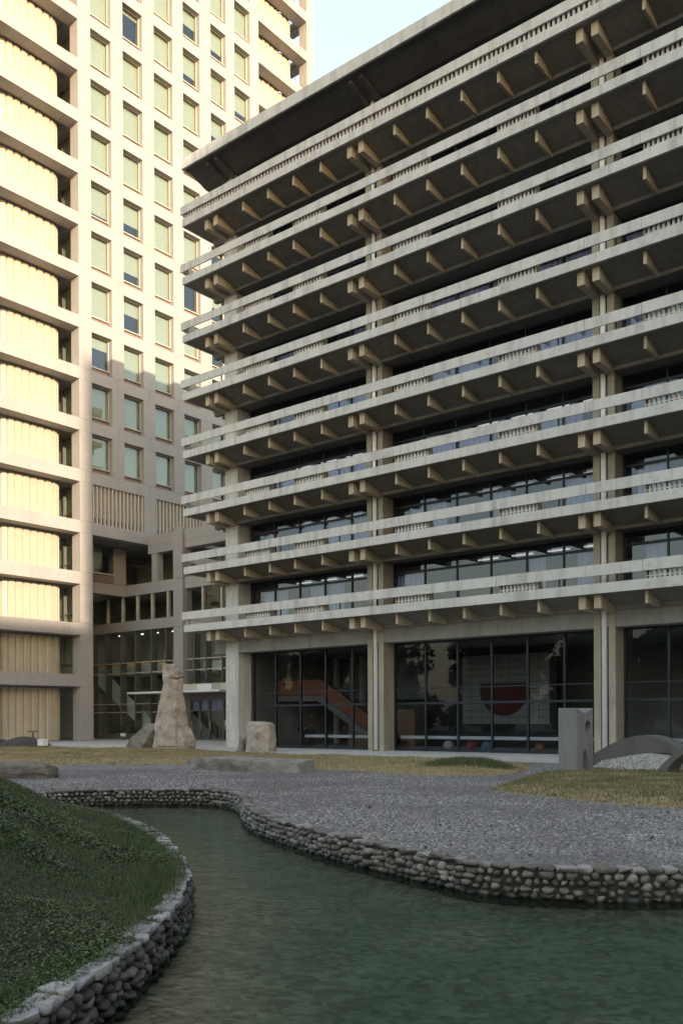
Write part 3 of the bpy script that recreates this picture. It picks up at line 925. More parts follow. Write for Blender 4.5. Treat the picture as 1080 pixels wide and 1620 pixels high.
# hall stair: pale sloping stringers
mb = MB(); mb.prism([(-71, 6.6), (-70, 6.6), (-60.2, 0.0), (-62.4, 0.0), (-71, 5.4)], 'y', VW + 1.2, VW + 1.4)
hs = mb.build('hall_stair', 'white', wing, (-71, VW + 2, 0))
mb = MB(); mb.prism([(-66.6, 6.5), (-65.6, 6.5), (-57.4, 0.9), (-57.4, 0.0)], 'y', VW + 4.2, VW + 4.4)
mb.build('stair_stringer', 'inside_dark', hs)
# entrance under the canopy
can = MB().box(-61.7, -50.5, VW - 2.0, VW + 0.1, 3.78, 3.93).build('canopy', 'white', wing, (-61.7, VW - 2, 3.8))
box('canopy_fascia', -56.2, -50.6, VW - 0.6, VW + 0.08, 3.94, 4.5, 'sill', can)
box('canopy_sign_box', -53.7, -52.0, VW - 1.4, VW - 0.62, 3.96, 4.42, 'white', can)
for x in (-56.0, -54.9, -53.75, -52.1, -50.8):
    box('door_frame', x - 0.06, x + 0.06, VW - 0.1, VW + 0.1, -0.04, 3.2, 'frame2', wing)
box('door_head', -56.06, -50.7, VW - 0.08, VW + 0.08, 2.3, 2.42, 'frame2', wing)
box('door_head', -56.06, -50.7, VW - 0.09, VW + 0.09, 3.2, 3.77, 'frame2', wing)
for p, q in ((-56.0, -54.9), (-54.9, -53.75), (-53.75, -52.1), (-52.1, -50.8)):
    d = box('door', p + 0.06, q - 0.06, VW - 0.01, VW + 0.01, 0.0, 2.3, 'hall_glass', wing)
    box('handle', p + 0.12, p + 0.16, VW - 0.08, VW - 0.04, 0.8, 1.5, 'sill', d)
    box('door_transom_pane', p + 0.06, q - 0.06, VW - 0.01, VW + 0.01, 2.43, 3.19, 'glass', wing)
    box('transom_blind', p + 0.06, q - 0.06, VW + 0.2, VW + 0.22, 2.43, 3.19, 'curtain', wing)
box('base_kerb', -74, -38, VW - 0.2, VW - 0.12, -0.049, 0.05, 'frame2', wing)

for x in (-69.0, -66.4, -64.3, -62.2, -60.2, -58.4, -55.0, -53.0):
    box('hall_light', x - 0.35, x + 0.35, VW + 3.0, VW + 3.3, 9.42, 9.49, 'hall_tube', wing)
for x, z0, h_ in ((-66.1, 7.2, 0.9), (-65.9, 8.3, 0.5), (-61.7, 7.0, 1.6), (-59.9, 7.3, 1.2), (-55.2, 6.9, 0.8)):
    box('hall_notice', x - 0.25, x + 0.25, VW + 5.9, VW + 5.98, z0, z0 + h_, 'white', wing)
box('door_notice', -51.9, -51.6, VW - 0.04, VW - 0.012, 1.1, 1.6, 'white', wing)

# ------------------------------------------------------------------ neighbouring blocks across the street (they shade the court from the low sun)
def neighbour(name, label, x0, x1, y0, y1, h, fl, mat):
    t = thing(name, label, 'building', (x0, (y0 + y1) / 2, GZ))
    box('wall', x0, x1, y0, y1, GZ + 0.01, h, mat, t)
    n = int(h // fl)
    for i in range(n):
        z = 1.2 + i * fl
        mb = MB()
        for j in range(int((y1 - y0 - 2) // 4)):
            y = y0 + 1.4 + j * 4
            mb.box(x0 - 0.05, x0 + 0.1, y, y + 2.6, z, z + 1.7)
        mb.build('window_row', 'inside_dark', t)
neighbour('tall_office_block', 'tall office block across the street, shading the court', 62, 84, -9.6, 62, 56, 3.6, 'conc')
neighbour('low_office_block', 'lower office block across the street next to the tall one', 62, 82, -72, -10.2, 34.5, 3.6, 'precast')

# ------------------------------------------------------------------ pool edge walls built of rounded stones
def stone_variant(seed, rough=0.13, flat=False):
    """field stone: hull of points scattered on a rounded block (flat: a slab with a level top)"""
    r = np.random.default_rng(seed)
    bm = bmesh.new()
    n_ = 30
    d = r.normal(0, 1, (n_, 3)); d /= np.linalg.norm(d, axis=1)[:, None]
    for p in d:
        e_ = 0.5 if flat else 0.8
        q = [math.copysign(abs(c) ** e_, c) / 2 for c in p]
        n = 1.05 + r.uniform(-rough, rough)
        q = [c * n for c in q]
        if flat: q[2] = max(min(q[2], 0.40), -0.5)
        bm.verts.new(q)
    res = bmesh.ops.convex_hull(bm, input=bm.verts)
    junk = [g for g in res['geom_interior'] if isinstance(g, bmesh.types.BMVert)]
    bmesh.ops.delete(bm, geom=junk, context='VERTS')
    bmesh.ops.triangulate(bm, faces=bm.faces)
    me = bpy.data.meshes.new('stone'); bm.to_mesh(me); bm.free()
    for p in me.polygons: p.use_smooth = True
    me.set_sharp_from_angle(angle=R(62 if not flat else 48))
    return me
def coarse_variant(seed):
    r = np.random.default_rng(seed)
    bm = bmesh.new()
    bmesh.ops.create_icosphere(bm, subdivisions=1, radius=0.5)
    for v in bm.verts:
        v.co *= 1 + r.uniform(-0.15, 0.15)
    bmesh.ops.triangulate(bm, faces=bm.faces)
    vs = np.array([v.co[:] for v in bm.verts]); fs = np.array([[v.index for v in f.verts] for f in bm.faces])
    bm.free()
    return vs, fs
def variants(mat, seeds, rough=0.10, flat=False):
    out = []
    for s in seeds:
        me = stone_variant(s, rough, flat); me.materials.append(M[mat]); out.append(me)
    return out

def stone_wall(name, label, path, side, s0, s1, caps, face_rows, mat, mat_join, cap_mat, limit):
    """path runs along the top edge; side=+1 when the water lies to the left of travel"""
    base = path[len(path) // 2]
    t = thing(name, label, 'wall', (base[0], base[1], GZ))
    seg = np.diff(path, axis=0); L = np.hypot(*seg.T); cum = np.concatenate([[0], np.cumsum(L)])
    def at(s):
        i = min(max(np.searchsorted(cum, s) - 1, 0), len(seg) - 1)
        f = (s - cum[i]) / max(L[i], 1e-6)
        p = path[i] + seg[i] * f
        d = seg[i] / max(L[i], 1e-6)
        return p, d, np.array([-d[1], d[0]]) * side
    # dark mortar core
    mb = MB()
    n = int((s1 - s0) / 0.25)
    ring = []
    for i in range(n + 1):
        p, d, w = at(s0 + (s1 - s0) * i / n)
        a = p - w * 0.22; b = p - w * 0.0
        ring.append([(a[0], a[1], GZ - 0.03), (b[0], b[1], GZ - 0.03), (b[0] + w[0] * 0.05, b[1] + w[1] * 0.05, -1.2), (a[0], a[1], -1.2)])
    for r_ in ring: mb.v += r_
    for i in range(n):
        for j in range(4):
            a, b = i * 4 + j, i * 4 + (j + 1) % 4
            mb.f.append((a, b, b + 4, a + 4))
    mb.build('mortar', 'mortar', t)
    vs = variants(mat, range(20, 32)); vc = variants(cap_mat, range(40, 50), 0.08, True)
    items = []
    # face stones: coursed rubble with uneven courses and wide dark joints
    z = GZ - caps[2] * 0.45
    for (h) in face_rows:
        s = s0 + random.uniform(0, 0.1)
        while s < s1:
            hh = h * random.uniform(0.75, 1.2)
            wd = hh * random.choice((0.9, 1.1, 1.3, 1.5, 1.9))
            p, d, w = at(s + wd / 2)
            q = p + w * random.uniform(-0.015, 0.03)
            items.append(('f', (q[0], q[1], z - h / 2 + random.uniform(-0.022, 0.022)), math.atan2(d[1], d[0]), (wd * 0.93, 0.15 * random.uniform(0.8, 1.2), hh), random.uniform(-0.25, 0.25)))
            s += wd + random.uniform(0.0, 0.035)
        z -= h * 0.96
    s = s0
    while s < s1:
        wd = random.uniform(caps[0] * 0.7, caps[0] * 1.35)
        p, d, w = at(s + wd / 2)
        q = p - w * (caps[1] / 2 - 0.06 + random.uniform(-0.02, 0.02))
        items.append(('c', (q[0], q[1], GZ + 0.035 - caps[2] / 2 + random.uniform(-0.01, 0.015)), math.atan2(d[1], d[0]) + random.uniform(-0.06, 0.06), (wd * 1.0, caps[1] * random.uniform(0.85, 1.1), caps[2] * random.uniform(0.95, 1.25)), random.uniform(-0.06, 0.06)))
        s += wd
    # those that show largest as parts, the far rest joined
    key = lambda it: (it[1][0] ** 2 + it[1][1] ** 2) / (it[3][0] ** 2)
    cam_ok = [it for it in items if it[1][2] > -0.62]
    low = [it for it in items if it[1][2] <= -0.62]
    fx, fy = -0.6277, 0.7786
    def inview(it):
        x, y, _ = it[1]
        D = x * fx + y * fy; X = x * 0.7786 + y * 0.6277
        return D > 3 and abs(X / D) < 0.40
    seen = [it for it in cam_ok if inview(it)]; rest = [it for it in cam_ok if not inview(it)]
    seen.sort(key=key)
    for it in seen[:limit]:
        o = bpy.data.objects.new('stone' if it[0] == 'f' else 'cap_stone', random.choice(vs if it[0] == 'f' else vc))
        o.location = it[1]; o.rotation_euler = (it[4], it[4] * 0.5, it[2]); o.scale = it[3]
        link(o, t)
    V, Fc, off = [], [], 0
    for it in seen[limit:] + rest + low:
        v, f_ = coarse_variant(random.randint(0, 12)) if False else CV[random.randint(0, 7)]
        sc = v * np.array(it[3]); c_, s_ = math.cos(it[2]), math.sin(it[2])
        V.append(np.c_[sc[:, 0] * c_ - sc[:, 1] * s_, sc[:, 0] * s_ + sc[:, 1] * c_, sc[:, 2]] + np.array(it[1]))
        Fc.append(f_ + off); off += len(v)
    if V:
        o = big_mesh('stone_courses', np.vstack(V), np.vstack(Fc), mat_join, 'stuff', t, True)
    return t
def fine_variant(seed):
    me = stone_variant(seed)
    vs = np.array([v.co[:] for v in me.vertices]); fs = np.array([list(p.vertices) for p in me.polygons])
    return vs, fs
CV = [fine_variant(60 + i) for i in range(8)]
def plen(p): return float(np.hypot(*np.diff(p, axis=0).T).sum())
stone_wall('gravel_side_wall', 'low rounded-stone wall holding the gravel court above the pool', RIGHT, -1, 0.2, plen(RIGHT) - 0.1, (0.21, 0.24, 0.08), (0.1, 0.092, 0.095, 0.095, 0.1, 0.11), 'stone', 'stone_join', 'stone', 295)
stone_wall('bank_side_wall', 'dark stone wall with pale cap stones edging the grassy bank', LEFT, -1, 0.0, plen(LEFT) - 0.3, (0.23, 0.21, 0.08), (0.095, 0.088, 0.085, 0.085, 0.09, 0.09), 'stone_dark', 'stone_dark_join', 'cap', 295)
NB = NEAR
stone_wall('near_side_wall', 'stone wall along the near edge of the pool', NB, -1, 0.0, plen(NB) - 0.1, (0.3, 0.3, 0.1), (0.13, 0.13, 0.13), 'stone', 'stone_join', 'cap', 0)

# ------------------------------------------------------------------ mounded turf
def hash_noise(p, f, seed=0):
    """cheap smooth value noise"""
    q = p * f; i = np.floor(q).astype(int); u = q - i; u = u * u * (3 - 2 * u)
    def h(a, b):
        n = (a * 374761393 + b * 668265263 + seed * 1442695) & 0x7fffffff
        n = ((n ^ (n >> 13)) * 1274126177) & 0x7fffffff
        return (n % 10007) / 10007.0
    x, y = i[:, 0], i[:, 1]
    return (h(x, y) * (1 - u[:, 0]) + h(x + 1, y) * u[:, 0]) * (1 - u[:, 1]) + (h(x, y + 1) * (1 - u[:, 0]) + h(x + 1, y + 1) * u[:, 0]) * u[:, 1]

class Mound:
    def __init__(s, poly, rise, reach, edge_lines=None, bumpy=0.05, z0=GZ, shape=0):
        s.shape = shape
        s.poly = np.array(poly, float); s.rise = rise; s.reach = reach; s.bumpy = bumpy; s.z0 = z0
        s.lines = edge_lines if edge_lines is not None else np.vstack([s.poly, s.poly[:1]])
    def height(s, p):
        d = dist(p, s.lines)
        t = np.clip(d / s.reach, 0, 1)
        h = s.rise * (np.sin(t * math.pi / 2) if not s.shape else (1 - np.cos(math.pi * t)) / 2)
        h += s.bumpy * (hash_noise(p, 0.9) + 0.5 * hash_noise(p, 2.3, 3) - 0.75) * np.clip(d / 0.5, 0, 1)
        return s.z0 + 0.006 + np.maximum(h, 0.0)
    def mesh(s, name, mat, step=0.3):
        lo, hi = s.poly.min(0), s.poly.max(0)
        nx, ny = int((hi[0] - lo[0]) / step) + 1, int((hi[1] - lo[1]) / step) + 1
        X, Y = np.meshgrid(lo[0] + np.arange(nx) * step, lo[1] + np.arange(ny) * step, indexing='ij')
        P = np.c_[X.ravel(), Y.ravel()]
        ins = inside(P, s.poly)
        Z = s.height(P); Z[~ins] = s.z0 - 0.02
        if s.shape:                       # draw the rim of the mesh onto the wall line
            out = np.where(~ins)[0]; near_ = out[dist(P[out], s.lines) < step * 1.6]
            ln = s.lines
            for i_ in near_:
                P[i_] = ln[np.argmin(((ln - P[i_]) ** 2).sum(1))]
            Z[near_] = s.z0 + 0.012
        idx = np.arange(nx * ny).reshape(nx, ny)
        q = np.stack([idx[:-1, :-1], idx[1:, :-1], idx[1:, 1:], idx[:-1, 1:]], -1).reshape(-1, 4)
        q = q[ins[q].sum(1) >= 2]
        o = big_mesh(name, np.c_[P, Z], q, mat, 'structure', None, True)
        return o
    def points(s, n, weight=None):
        lo, hi = s.poly.min(0), s.poly.max(0)
        out = []
        got = 0
        while got < n:
            P = rng.uniform(lo, hi, (n * 2, 2)); P = P[inside(P, s.poly)]
            if weight is not None: P = P[rng.uniform(0, 1, len(P)) < weight(P)]
            out.append(P); got += len(P)
        return np.vstack(out)[:n]

def blades(P, Z, hmin, hmax, wid, lean=0.5):
    n = len(P)
    a = rng.uniform(0, 2 * math.pi, n); h = rng.uniform(hmin, hmax, n); l = rng.uniform(0, lean, n) * h
    b = rng.uniform(0, 2 * math.pi, n); w = rng.uniform(0.6, 1.4, n) * wid
    dx, dy = np.cos(a) * w / 2, np.sin(a) * w / 2
    v = np.empty((n, 3, 3))
    v[:, 0] = np.c_[P[:, 0] - dx, P[:, 1] - dy, Z - 0.01]
    v[:, 1] = np.c_[P[:, 0] + dx, P[:, 1] + dy, Z - 0.01]
    v[:, 2] = np.c_[P[:, 0] + np.cos(b) * l, P[:, 1] + np.sin(b) * l, Z + h]
    return v.reshape(-1, 3), np.arange(3 * n).reshape(n, 3)
def leaves(P, Z, smin, smax, zmax):
    n = len(P)
    a = rng.uniform(0, 2 * math.pi, n); s = rng.uniform(smin, smax, n); tz = rng.normal(0, 0.35, (n, 2))
    ca, sa = np.cos(a), np.sin(a)
    pts = np.array([(-1, 0), (0, -0.55), (1, 0), (0, 0.55)]) * 0.5
    v = np.empty((n, 4, 3)); zc = Z + rng.uniform(0, 1, n) ** 1.5 * zmax
    for i, (x, y) in enumerate(pts):
        lx, ly = x * s, y * s
        v[:, i, 0] = P[:, 0] + lx * ca - ly * sa
        v[:, i, 1] = P[:, 1] + lx * sa + ly * ca
        v[:, i, 2] = zc + lx * tz[:, 0] + ly * tz[:, 1]
    return v.reshape(-1, 3), np.arange(4 * n).reshape(n, 4)

# left bank
bank_poly = np.vstack([LEFT, [(-21.5, 11.0), (-21, 6), (-18, 1.5), (-12, -2), (-6, -2), (-4.8, 1.5)]])
bank = Mound(bank_poly, 2.15, 5.2, LEFT, 0.16, shape=1)
bank.mesh('grassy_bank', 'soil', 0.22)
def near(P):
    D = P @ np.array([-0.6277, 0.7786]); X = P @ np.array([0.7786, 0.6277])
    return np.where((D > 3) & (np.abs(X / np.maximum(D, 0.1)) < 0.45), np.clip((11.0 / np.maximum(D, 4)) ** 1.5, 0, 1), 0.02)
P = bank.points(130000, near)
pz = bank.height(P)
tall = hash_noise(P, 1.3, 5)
V, Fq = leaves(P, pz, 0.014, 0.026 + 0.03 * tall ** 2, 0.02 + 0.14 * tall ** 2)
o = big_mesh('clover', V, Fq, 'leafgreen', 'stuff'); o['label'] = 'dark green clover covering the bank beside the pool'; o['category'] = 'ground cover'
P = bank.points(110000, near); pz = bank.height(P); c = hash_noise(P, 0.8, 9)
V, F3 = blades(P, pz, 0.02, 0.05 + 0.12 * c ** 2, 0.009, 0.9)
o = big_mesh('grass', V, F3, 'leafgreen', 'stuff'); o['label'] = 'short green grass on the bank beside the pool'; o['category'] = 'grass'

# dry lawn in front of the buildings
lawn_poly = [(-47, 12.0), (-33.76, 19.8), (-30.9, 22.3), (-27.6, 24.46), (-22.4, 24.7), (-19.6, 25.04), (-16.9, 24.3), (-14.6, 25.1), (-14.2, 27.4), (-15.8, 31.0), (-17.5, 32.3), (-25.5, 32.6), (-31, 32.6), (-39, 34.6), (-46.6, 32.6), (-60, 28.5)]
lawn = Mound(lawn_poly, 0.17, 2.4, None, 0.1)
lawn.mesh('dry_lawn', 'drysoil', 0.4)
P = lawn.points(70000); pz = lawn.height(P)
V, F3 = blades(P, pz, 0.03, 0.11, 0.03, 0.9)
o = big_mesh('dry_grass', V, F3, 'drygrass', 'stuff'); o['label'] = 'straw coloured winter grass in front of the buildings'; o['category'] = 'grass'
isl_poly = [(-11.5, 20.3), (-12.0, 21.9), (-12.9, 25.0), (-13.3, 27.0), (-12.5, 29.8), (-9.9, 30.8), (-2, 30), (-1, 20), (-6.0, 18.3), (-7.17, 18.62), (-8.75, 19.0), (-9.9, 19.4)]
isl = Mound(isl_poly, 0.15, 1.2, None, 0.1)
isl.mesh('turf_island', 'drysoil', 0.25)
P = isl.points(50000); pz = isl.height(P)
V, F3 = blades(P, pz, 0.03, 0.10, 0.02, 0.9)
o = big_mesh('faded_grass', V, F3, 'islandgrass', 'stuff'); o['label'] = 'faded green grass round the grey block sculpture'; o['category'] = 'grass'
# green tuft growing out of the lawn
tuft = Mound([(-18.4, 27.0), (-17.4, 26.2), (-15.6, 26.6), (-14.9, 27.6), (-15.4, 29.0), (-17.6, 29.6), (-18.6, 28.6)], 0.3, 1.2, None, 0.1, GZ + 0.1)
P = tuft.points(7000); pz = tuft.height(P)
V, F3 = blades(P, pz - 0.1, 0.05, 0.2, 0.03, 0.8)
k_ = NT('tuft_green'); g_ = k_.n('ShaderNodeNewGeometry')
k_.l(k_.ramp(g_.outputs['Random Per Island'], [(0, (0.04, 0.065, 0.02)), (0.6, (0.075, 0.105, 0.035)), (1, (0.14, 0.13, 0.05))]), k_.b.inputs['Base Color'])
M['tuft'] = k_.m
o = big_mesh('green_tuft', V, F3, 'tuft', 'stuff'); o['label'] = 'green grass clump growing out of the dry lawn'; o['category'] = 'grass'

# ------------------------------------------------------------------ gravel: loose pebbles over the court
def pebbles(P, Z, smin, smax):
    n = len(P); v0, f0 = PEB
    s = rng.uniform(smin, smax, n)[:, None, None] * np.array([1, 1, 0.6]) * rng.uniform(0.75, 1.25, (n, 1, 3))
    a = rng.uniform(0, 6.283, n); ca, sa = np.cos(a), np.sin(a)
    b = v0[None] * s
    x = b[..., 0] * ca[:, None] - b[..., 1] * sa[:, None] + P[:, 0:1]
    y = b[..., 0] * sa[:, None] + b[..., 1] * ca[:, None] + P[:, 1:2]
    z = b[..., 2] + Z[:, None]
    V = np.stack([x, y, z], -1).reshape(-1, 3)
    Fc = (f0[None] + (np.arange(n) * len(v0))[:, None, None]).reshape(-1, 3)
    return V, Fc
def pebble_base():
    bm = bmesh.new(); bmesh.ops.create_icosphere(bm, subdivisions=1, radius=0.5)
    vs = np.array([v.co[:] for v in bm.verts]); fs = np.array([[v.index for v in f.verts] for f in bm.faces]); bm.free()
    return vs, fs
PEB = pebble_base()
n = 260000
D = 9.5 + 24 * rng.uniform(0, 1, n) ** 1.6
X = rng.uniform(-0.41, 0.41, n) * D
P = np.c_[-0.6277 * D + 0.7786 * X, 0.7786 * D + 0.6277 * X]
P = P[~inside(P, POOL) & ~inside(P, np.array(lawn_poly)) & ~inside(P, np.array(isl_poly)) & ~inside(P, bank_poly)]
P = P[dist(P, RIGHT[::2]) > 0.2][:88000]
V, Fc = pebbles(P, np.full(len(P), GZ + 0.004), 0.022, 0.06)
o = big_mesh('gravel', V, Fc, 'pebble', 'stuff', None, True); o['label'] = 'blue-grey pebbles covering the court above the pool'; o['category'] = 'gravel'

# ------------------------------------------------------------------ rocks
def rock(name, label, cat, mat, rings, seed, rough=0.06, seg=18, group=None, parent=None, levels=3):
    """rings: (z, cx, cy, rx, ry, rot) stacked cross sections, squared off and roughened"""
    r = np.random.default_rng(seed)
    zs = [g[0] for g in rings]
    dense = []
    for a, b in zip(rings, rings[1:]):
        for i in range(levels):
            t = i / levels
            dense.append([p + (q - p) * t for p, q in zip(a, b)])
    dense.append(list(rings[-1]))
    V = []; prof = 1 + r.uniform(-rough, rough, seg) * 1.6
    for j, (z, cx, cy, rx, ry, rot) in enumerate(dense):
        prof = 0.72 * prof + 0.28 * (1 + r.uniform(-rough, rough, seg) * 2.4)
        for i in range(seg):
            t = 2 * math.pi * i / seg
            c, s = math.cos(t), math.sin(t)
            c = math.copysign(abs(c) ** 0.6, c); s = math.copysign(abs(s) ** 0.6, s)
            x, y = c * rx * prof[i], s * ry * prof[i]
            V.append((cx + x * math.cos(rot) - y * math.sin(rot), cy + x * math.sin(rot) + y * math.cos(rot), z + (r.uniform(-1, 1) * rough * 0.6 if 0 < j else 0)))
    F_ = []
    m = len(dense)
    for j in range(m - 1):
        for i in range(seg):
            k2 = (i + 1) % seg
            F_.append((j * seg + i, j * seg + k2, (j + 1) * seg + k2, (j + 1) * seg + i))
    zt = dense[-1][0]
    V.append((dense[-1][1], dense[-1][2], zt + rough * 0.6)); top = len(V) - 1
    for i in range(seg): F_.append(((m - 1) * seg + i, (m - 1) * seg + (i + 1) % seg, top))
    mb = MB(); mb.v = V; mb.f = F_
    o = mb.build(name, mat, parent, (rings[0][1], rings[0][2], rings[0][0]))
    bm = bmesh.new(); bm.from_mesh(o.data)
    bmesh.ops.triangulate(bm, faces=bm.faces, quad_method='SHORT_EDGE')
    bm.to_mesh(o.data); bm.free()
    if label: tag(o, label, cat, group)
    return o
from mathutils import noise as mnoise
def hull_rock(name, label, cat, mat, clouds, amp=0.05, freq=2.2, cuts=2, group=None):
    """broken stone: convex chunks with crisp facets, edges worn and faces roughened"""
    bm = bmesh.new()
    for cl in clouds:
        vs = [bm.verts.new(p) for p in cl]
        r_ = bmesh.ops.convex_hull(bm, input=vs)
        junk = [g for g in r_['geom_interior'] if isinstance(g, bmesh.types.BMVert)]
        bmesh.ops.delete(bm, geom=junk, context='VERTS')
    bmesh.ops.triangulate(bm, faces=bm.faces)
    for _ in range(cuts):
        bmesh.ops.subdivide_edges(bm, edges=[e for e in bm.edges if e.calc_length() > 0.16], cuts=1)
        bmesh.ops.triangulate(bm, faces=bm.faces)
    bm.normal_update()
    for v in bm.verts:
        n = mnoise.fractal(v.co * freq, 1.0, 2.0, 4)
        v.co += v.normal * n * amp
    o0 = Vector(clouds[0][0])
    for v in bm.verts: v.co -= o0
    me = bpy.data.meshes.new(name); bm.to_mesh(me); bm.free()
    me.materials.append(M[mat])
    o = bpy.data.objects.new(name, me); o.location = o0
    link(o); tag(o, label, cat, group)
    return o
FWD = Vector((-0.6277, 0.7786)); RGT = Vector((0.7786, 0.6277))
def cloud(cx, cy, levels, seed, jit=0.08, ang=0.0):
    """levels: (z, right offset, half width, half depth): five to six corner points a level, across the given axis"""
    r = random.Random(seed); pts = []
    ax = Vector((math.cos(ang), math.sin(ang))); ay = Vector((-ax.y, ax.x))
    for z, off, hw, hd in levels:
        for px, py in ((-1, -0.55), (-0.35, -1), (0.55, -0.9), (1, -0.2), (0.8, 0.8), (-0.5, 1), (-1, 0.4)):
            p = Vector((cx, cy)) + ax * (off + px * hw * (1 + r.uniform(-jit, jit))) + ay * (py * hd * (1 + r.uniform(-jit, jit)))
            pts.append((p.x, p.y, z + r.uniform(-jit, jit) * 0.5))
    return pts
A39 = math.atan2(RGT.y, RGT.x)
cx, cy = -39.75, 34.0
hull_rock('standing_stone', 'tall pale standing stone with a chipped narrow top on the dry lawn', 'standing stone', 'rock_tan',
    [cloud(cx, cy, [(-0.2, 0.08, 1.25, 0.85), (0.45, 0.1, 1.2, 0.8), (1.15, 0.0, 0.9, 0.62)], 3, 0.12, A39),
     cloud(cx, cy, [(0.2, -0.15, 0.8, 0.95), (1.5, -0.1, 0.72, 0.75), (2.5, -0.12, 0.6, 0.6)], 14, 0.1, A39),
     cloud(cx, cy, [(1.0, -0.05, 0.95, 0.6), (2.2, -0.1, 0.74, 0.55), (3.3, 0.0, 0.54, 0.45), (3.9, 0.04, 0.46, 0.38)], 5, 0.1, A39),
     cloud(cx, cy, [(3.72, -0.08, 0.40, 0.34), (4.1, -0.05, 0.46, 0.4), (4.55, -0.1, 0.42, 0.36), (4.8, -0.16, 0.32, 0.24)], 9, 0.1, A39),
     cloud(cx, cy, [(4.02, 0.18, 0.42, 0.5), (4.2, 0.2, 0.44, 0.52), (4.4, 0.12, 0.4, 0.46)], 10, 0.14, A39)], 0.03, 3.0, 3)
hull_rock('leaning_slab', 'wedge of grey stone leaning against the foot of the tall standing stone', 'stone slab', 'rock_grey',
    [[(-43.4, 33.3, -0.2), (-42.7, 34.2, -0.2), (-41.9, 33.3, -0.2), (-41.3, 34.1, -0.2), (-41.1, 33.2, 1.4), (-40.8, 34.2, 1.55), (-40.7, 33.3, 1.05), (-42.5, 33.1, 0.5), (-42.1, 34.2, 0.7)]], 0.03, 3, 3)
hull_rock('squat_rock', 'squat square tan rock in front of the lobby glass', 'rock', 'rock_tan',
    [cloud(-33.35, 34.6, [(-0.2, 0, 0.8, 0.7), (0.5, 0, 0.76, 0.66), (1.3, 0.03, 0.74, 0.62), (1.5, -0.08, 0.6, 0.5)], 12, 0.15, A39)], 0.045, 2.8, 3)
hull_rock('squat_rock_chip', 'thin grey chip of stone propped against the squat tan rock', 'stone slab', 'rock_grey',
    [[(-34.75, 34.0, -0.2), (-34.3, 34.3, -0.2), (-34.1, 33.9, -0.2), (-34.2, 33.9, 0.75), (-34.0, 34.2, 0.8), (-34.05, 33.8, 0.5)]], 0.03, 3, 2)
hull_rock('flat_stone', 'long flat grey stone slab lying at the edge of the gravel', 'stone slab', 'rock_grey',
    [[(-25.3, 22.2, -0.2), (-24.8, 23.8, -0.2), (-20.6, 24.1, -0.2), (-20.4, 23.0, -0.2), (-21.4, 22.3, -0.2),
      (-25.35, 22.3, 0.22), (-24.9, 23.8, 0.3), (-20.7, 24.1, 0.26), (-20.5, 23.1, 0.2), (-21.5, 22.3, 0.24), (-23.5, 22.1, 0.29)]], 0.045, 2.2, 3)
rock('brown_boulder', 'brown boulder lying on the gravel behind the grassy bank', 'rock', 'rock_brown',
     [(-0.2, -26.2, 15.9, 1.3, 0.6, 0.5), (0.05, -26.2, 15.9, 1.32, 0.62, 0.5), (0.22, -26.2, 15.9, 1.2, 0.55, 0.5), (0.33, -26.1, 15.9, 0.95, 0.4, 0.5)], 9, 0.06, 18)
rock('dark_mound', 'dark rounded rock with a thin valve rising behind it, before the tower screen', 'rock', 'rock_dark',
     [(-0.2, -55.1, 34.2, 2.1, 1.0, 0.3), (0.1, -55.1, 34.2, 1.6, 0.85, 0.3), (0.35, -55.15, 34.2, 1.0, 0.6, 0.3), (0.5, -55.2, 34.2, 0.45, 0.3, 0.3)], 4, 0.07, 18, 'dark rocks before the tower')
rock('dark_mound', 'dark rock half cut by the left edge of the photo', 'rock', 'rock_dark',
     [(-0.2, -58.6, 33.6, 1.7, 1.0, 0.3), (0.15, -58.6, 33.6, 1.4, 0.85, 0.3), (0.36, -58.6, 33.6, 0.7, 0.5, 0.3)], 6, 0.07, 18, 'dark rocks before the tower')
v_ = thing('valve', 'thin dark valve with a crossbar rising behind the dark rock', 'valve', (-55.3, 34.9, -0.05))
box('stem', -55.33, -55.27, 34.87, 34.93, -0.05, 0.9, 'frame', v_)
box('crossbar', -55.95, -54.65, 34.88, 34.92, 0.84, 0.9, 'frame', v_)
b_ = thing('white_box', 'small white box on the ground beside the dark rock', 'box', (-53.0, 34.2, -0.05))
box('body', -53.35, -52.75, 34.0, 34.4, -0.045, 0.36, 'white', b_)
box('lid', -53.38, -52.72, 33.97, 34.43, 0.362, 0.4, 'white', b_)

# ------------------------------------------------------------------ block sculpture and arches
def circ(cy, cz, r, n=16, sy=1.0, sz=1.0):
    return [(cy + r * sy * math.cos(2 * math.pi * i / n), cz + r * sz * math.sin(2 * math.pi * i / n)) for i in range(n)]
X0, X1, Y0, Y1 = -12.58, -11.95, 26.5, 27.72
top = [(Y0, 1.99)] + [(Y0 + 0.06 + (Y1 - Y0 - 0.12) * i / 10, 1.99 - 0.15 * math.sin(math.pi * i / 10)) for i in range(11)] + [(Y1, 1.99)]
outer = [(Y0, 1.42)] + top + [(Y1, -0.15), (27.4, -0.15)] + [(27.4 - 0.0, 0.05), (27.32, 0.35), (27.2, 0.62), (27.08, 0.68), (26.98, 0.58), (26.94, 0.3), (26.96, -0.15), (Y0, -0.15)]
mb = MB(); mb.prism(outer, 'x', X0, X1, [circ(27.34, 1.35, 0.24)[::-1]])
sc = mb.build('block_sculpture', 'sculpt', None, (X0, Y0, -0.15)); tag(sc, 'upright grey concrete block sculpture pierced by a round hole and slot', 'sculpture')
bv = sc.modifiers.new('bevel', 'BEVEL'); bv.width = 0.015; bv.segments = 2; bv.limit_method = 'ANGLE'; bv.angle_limit = R(40)
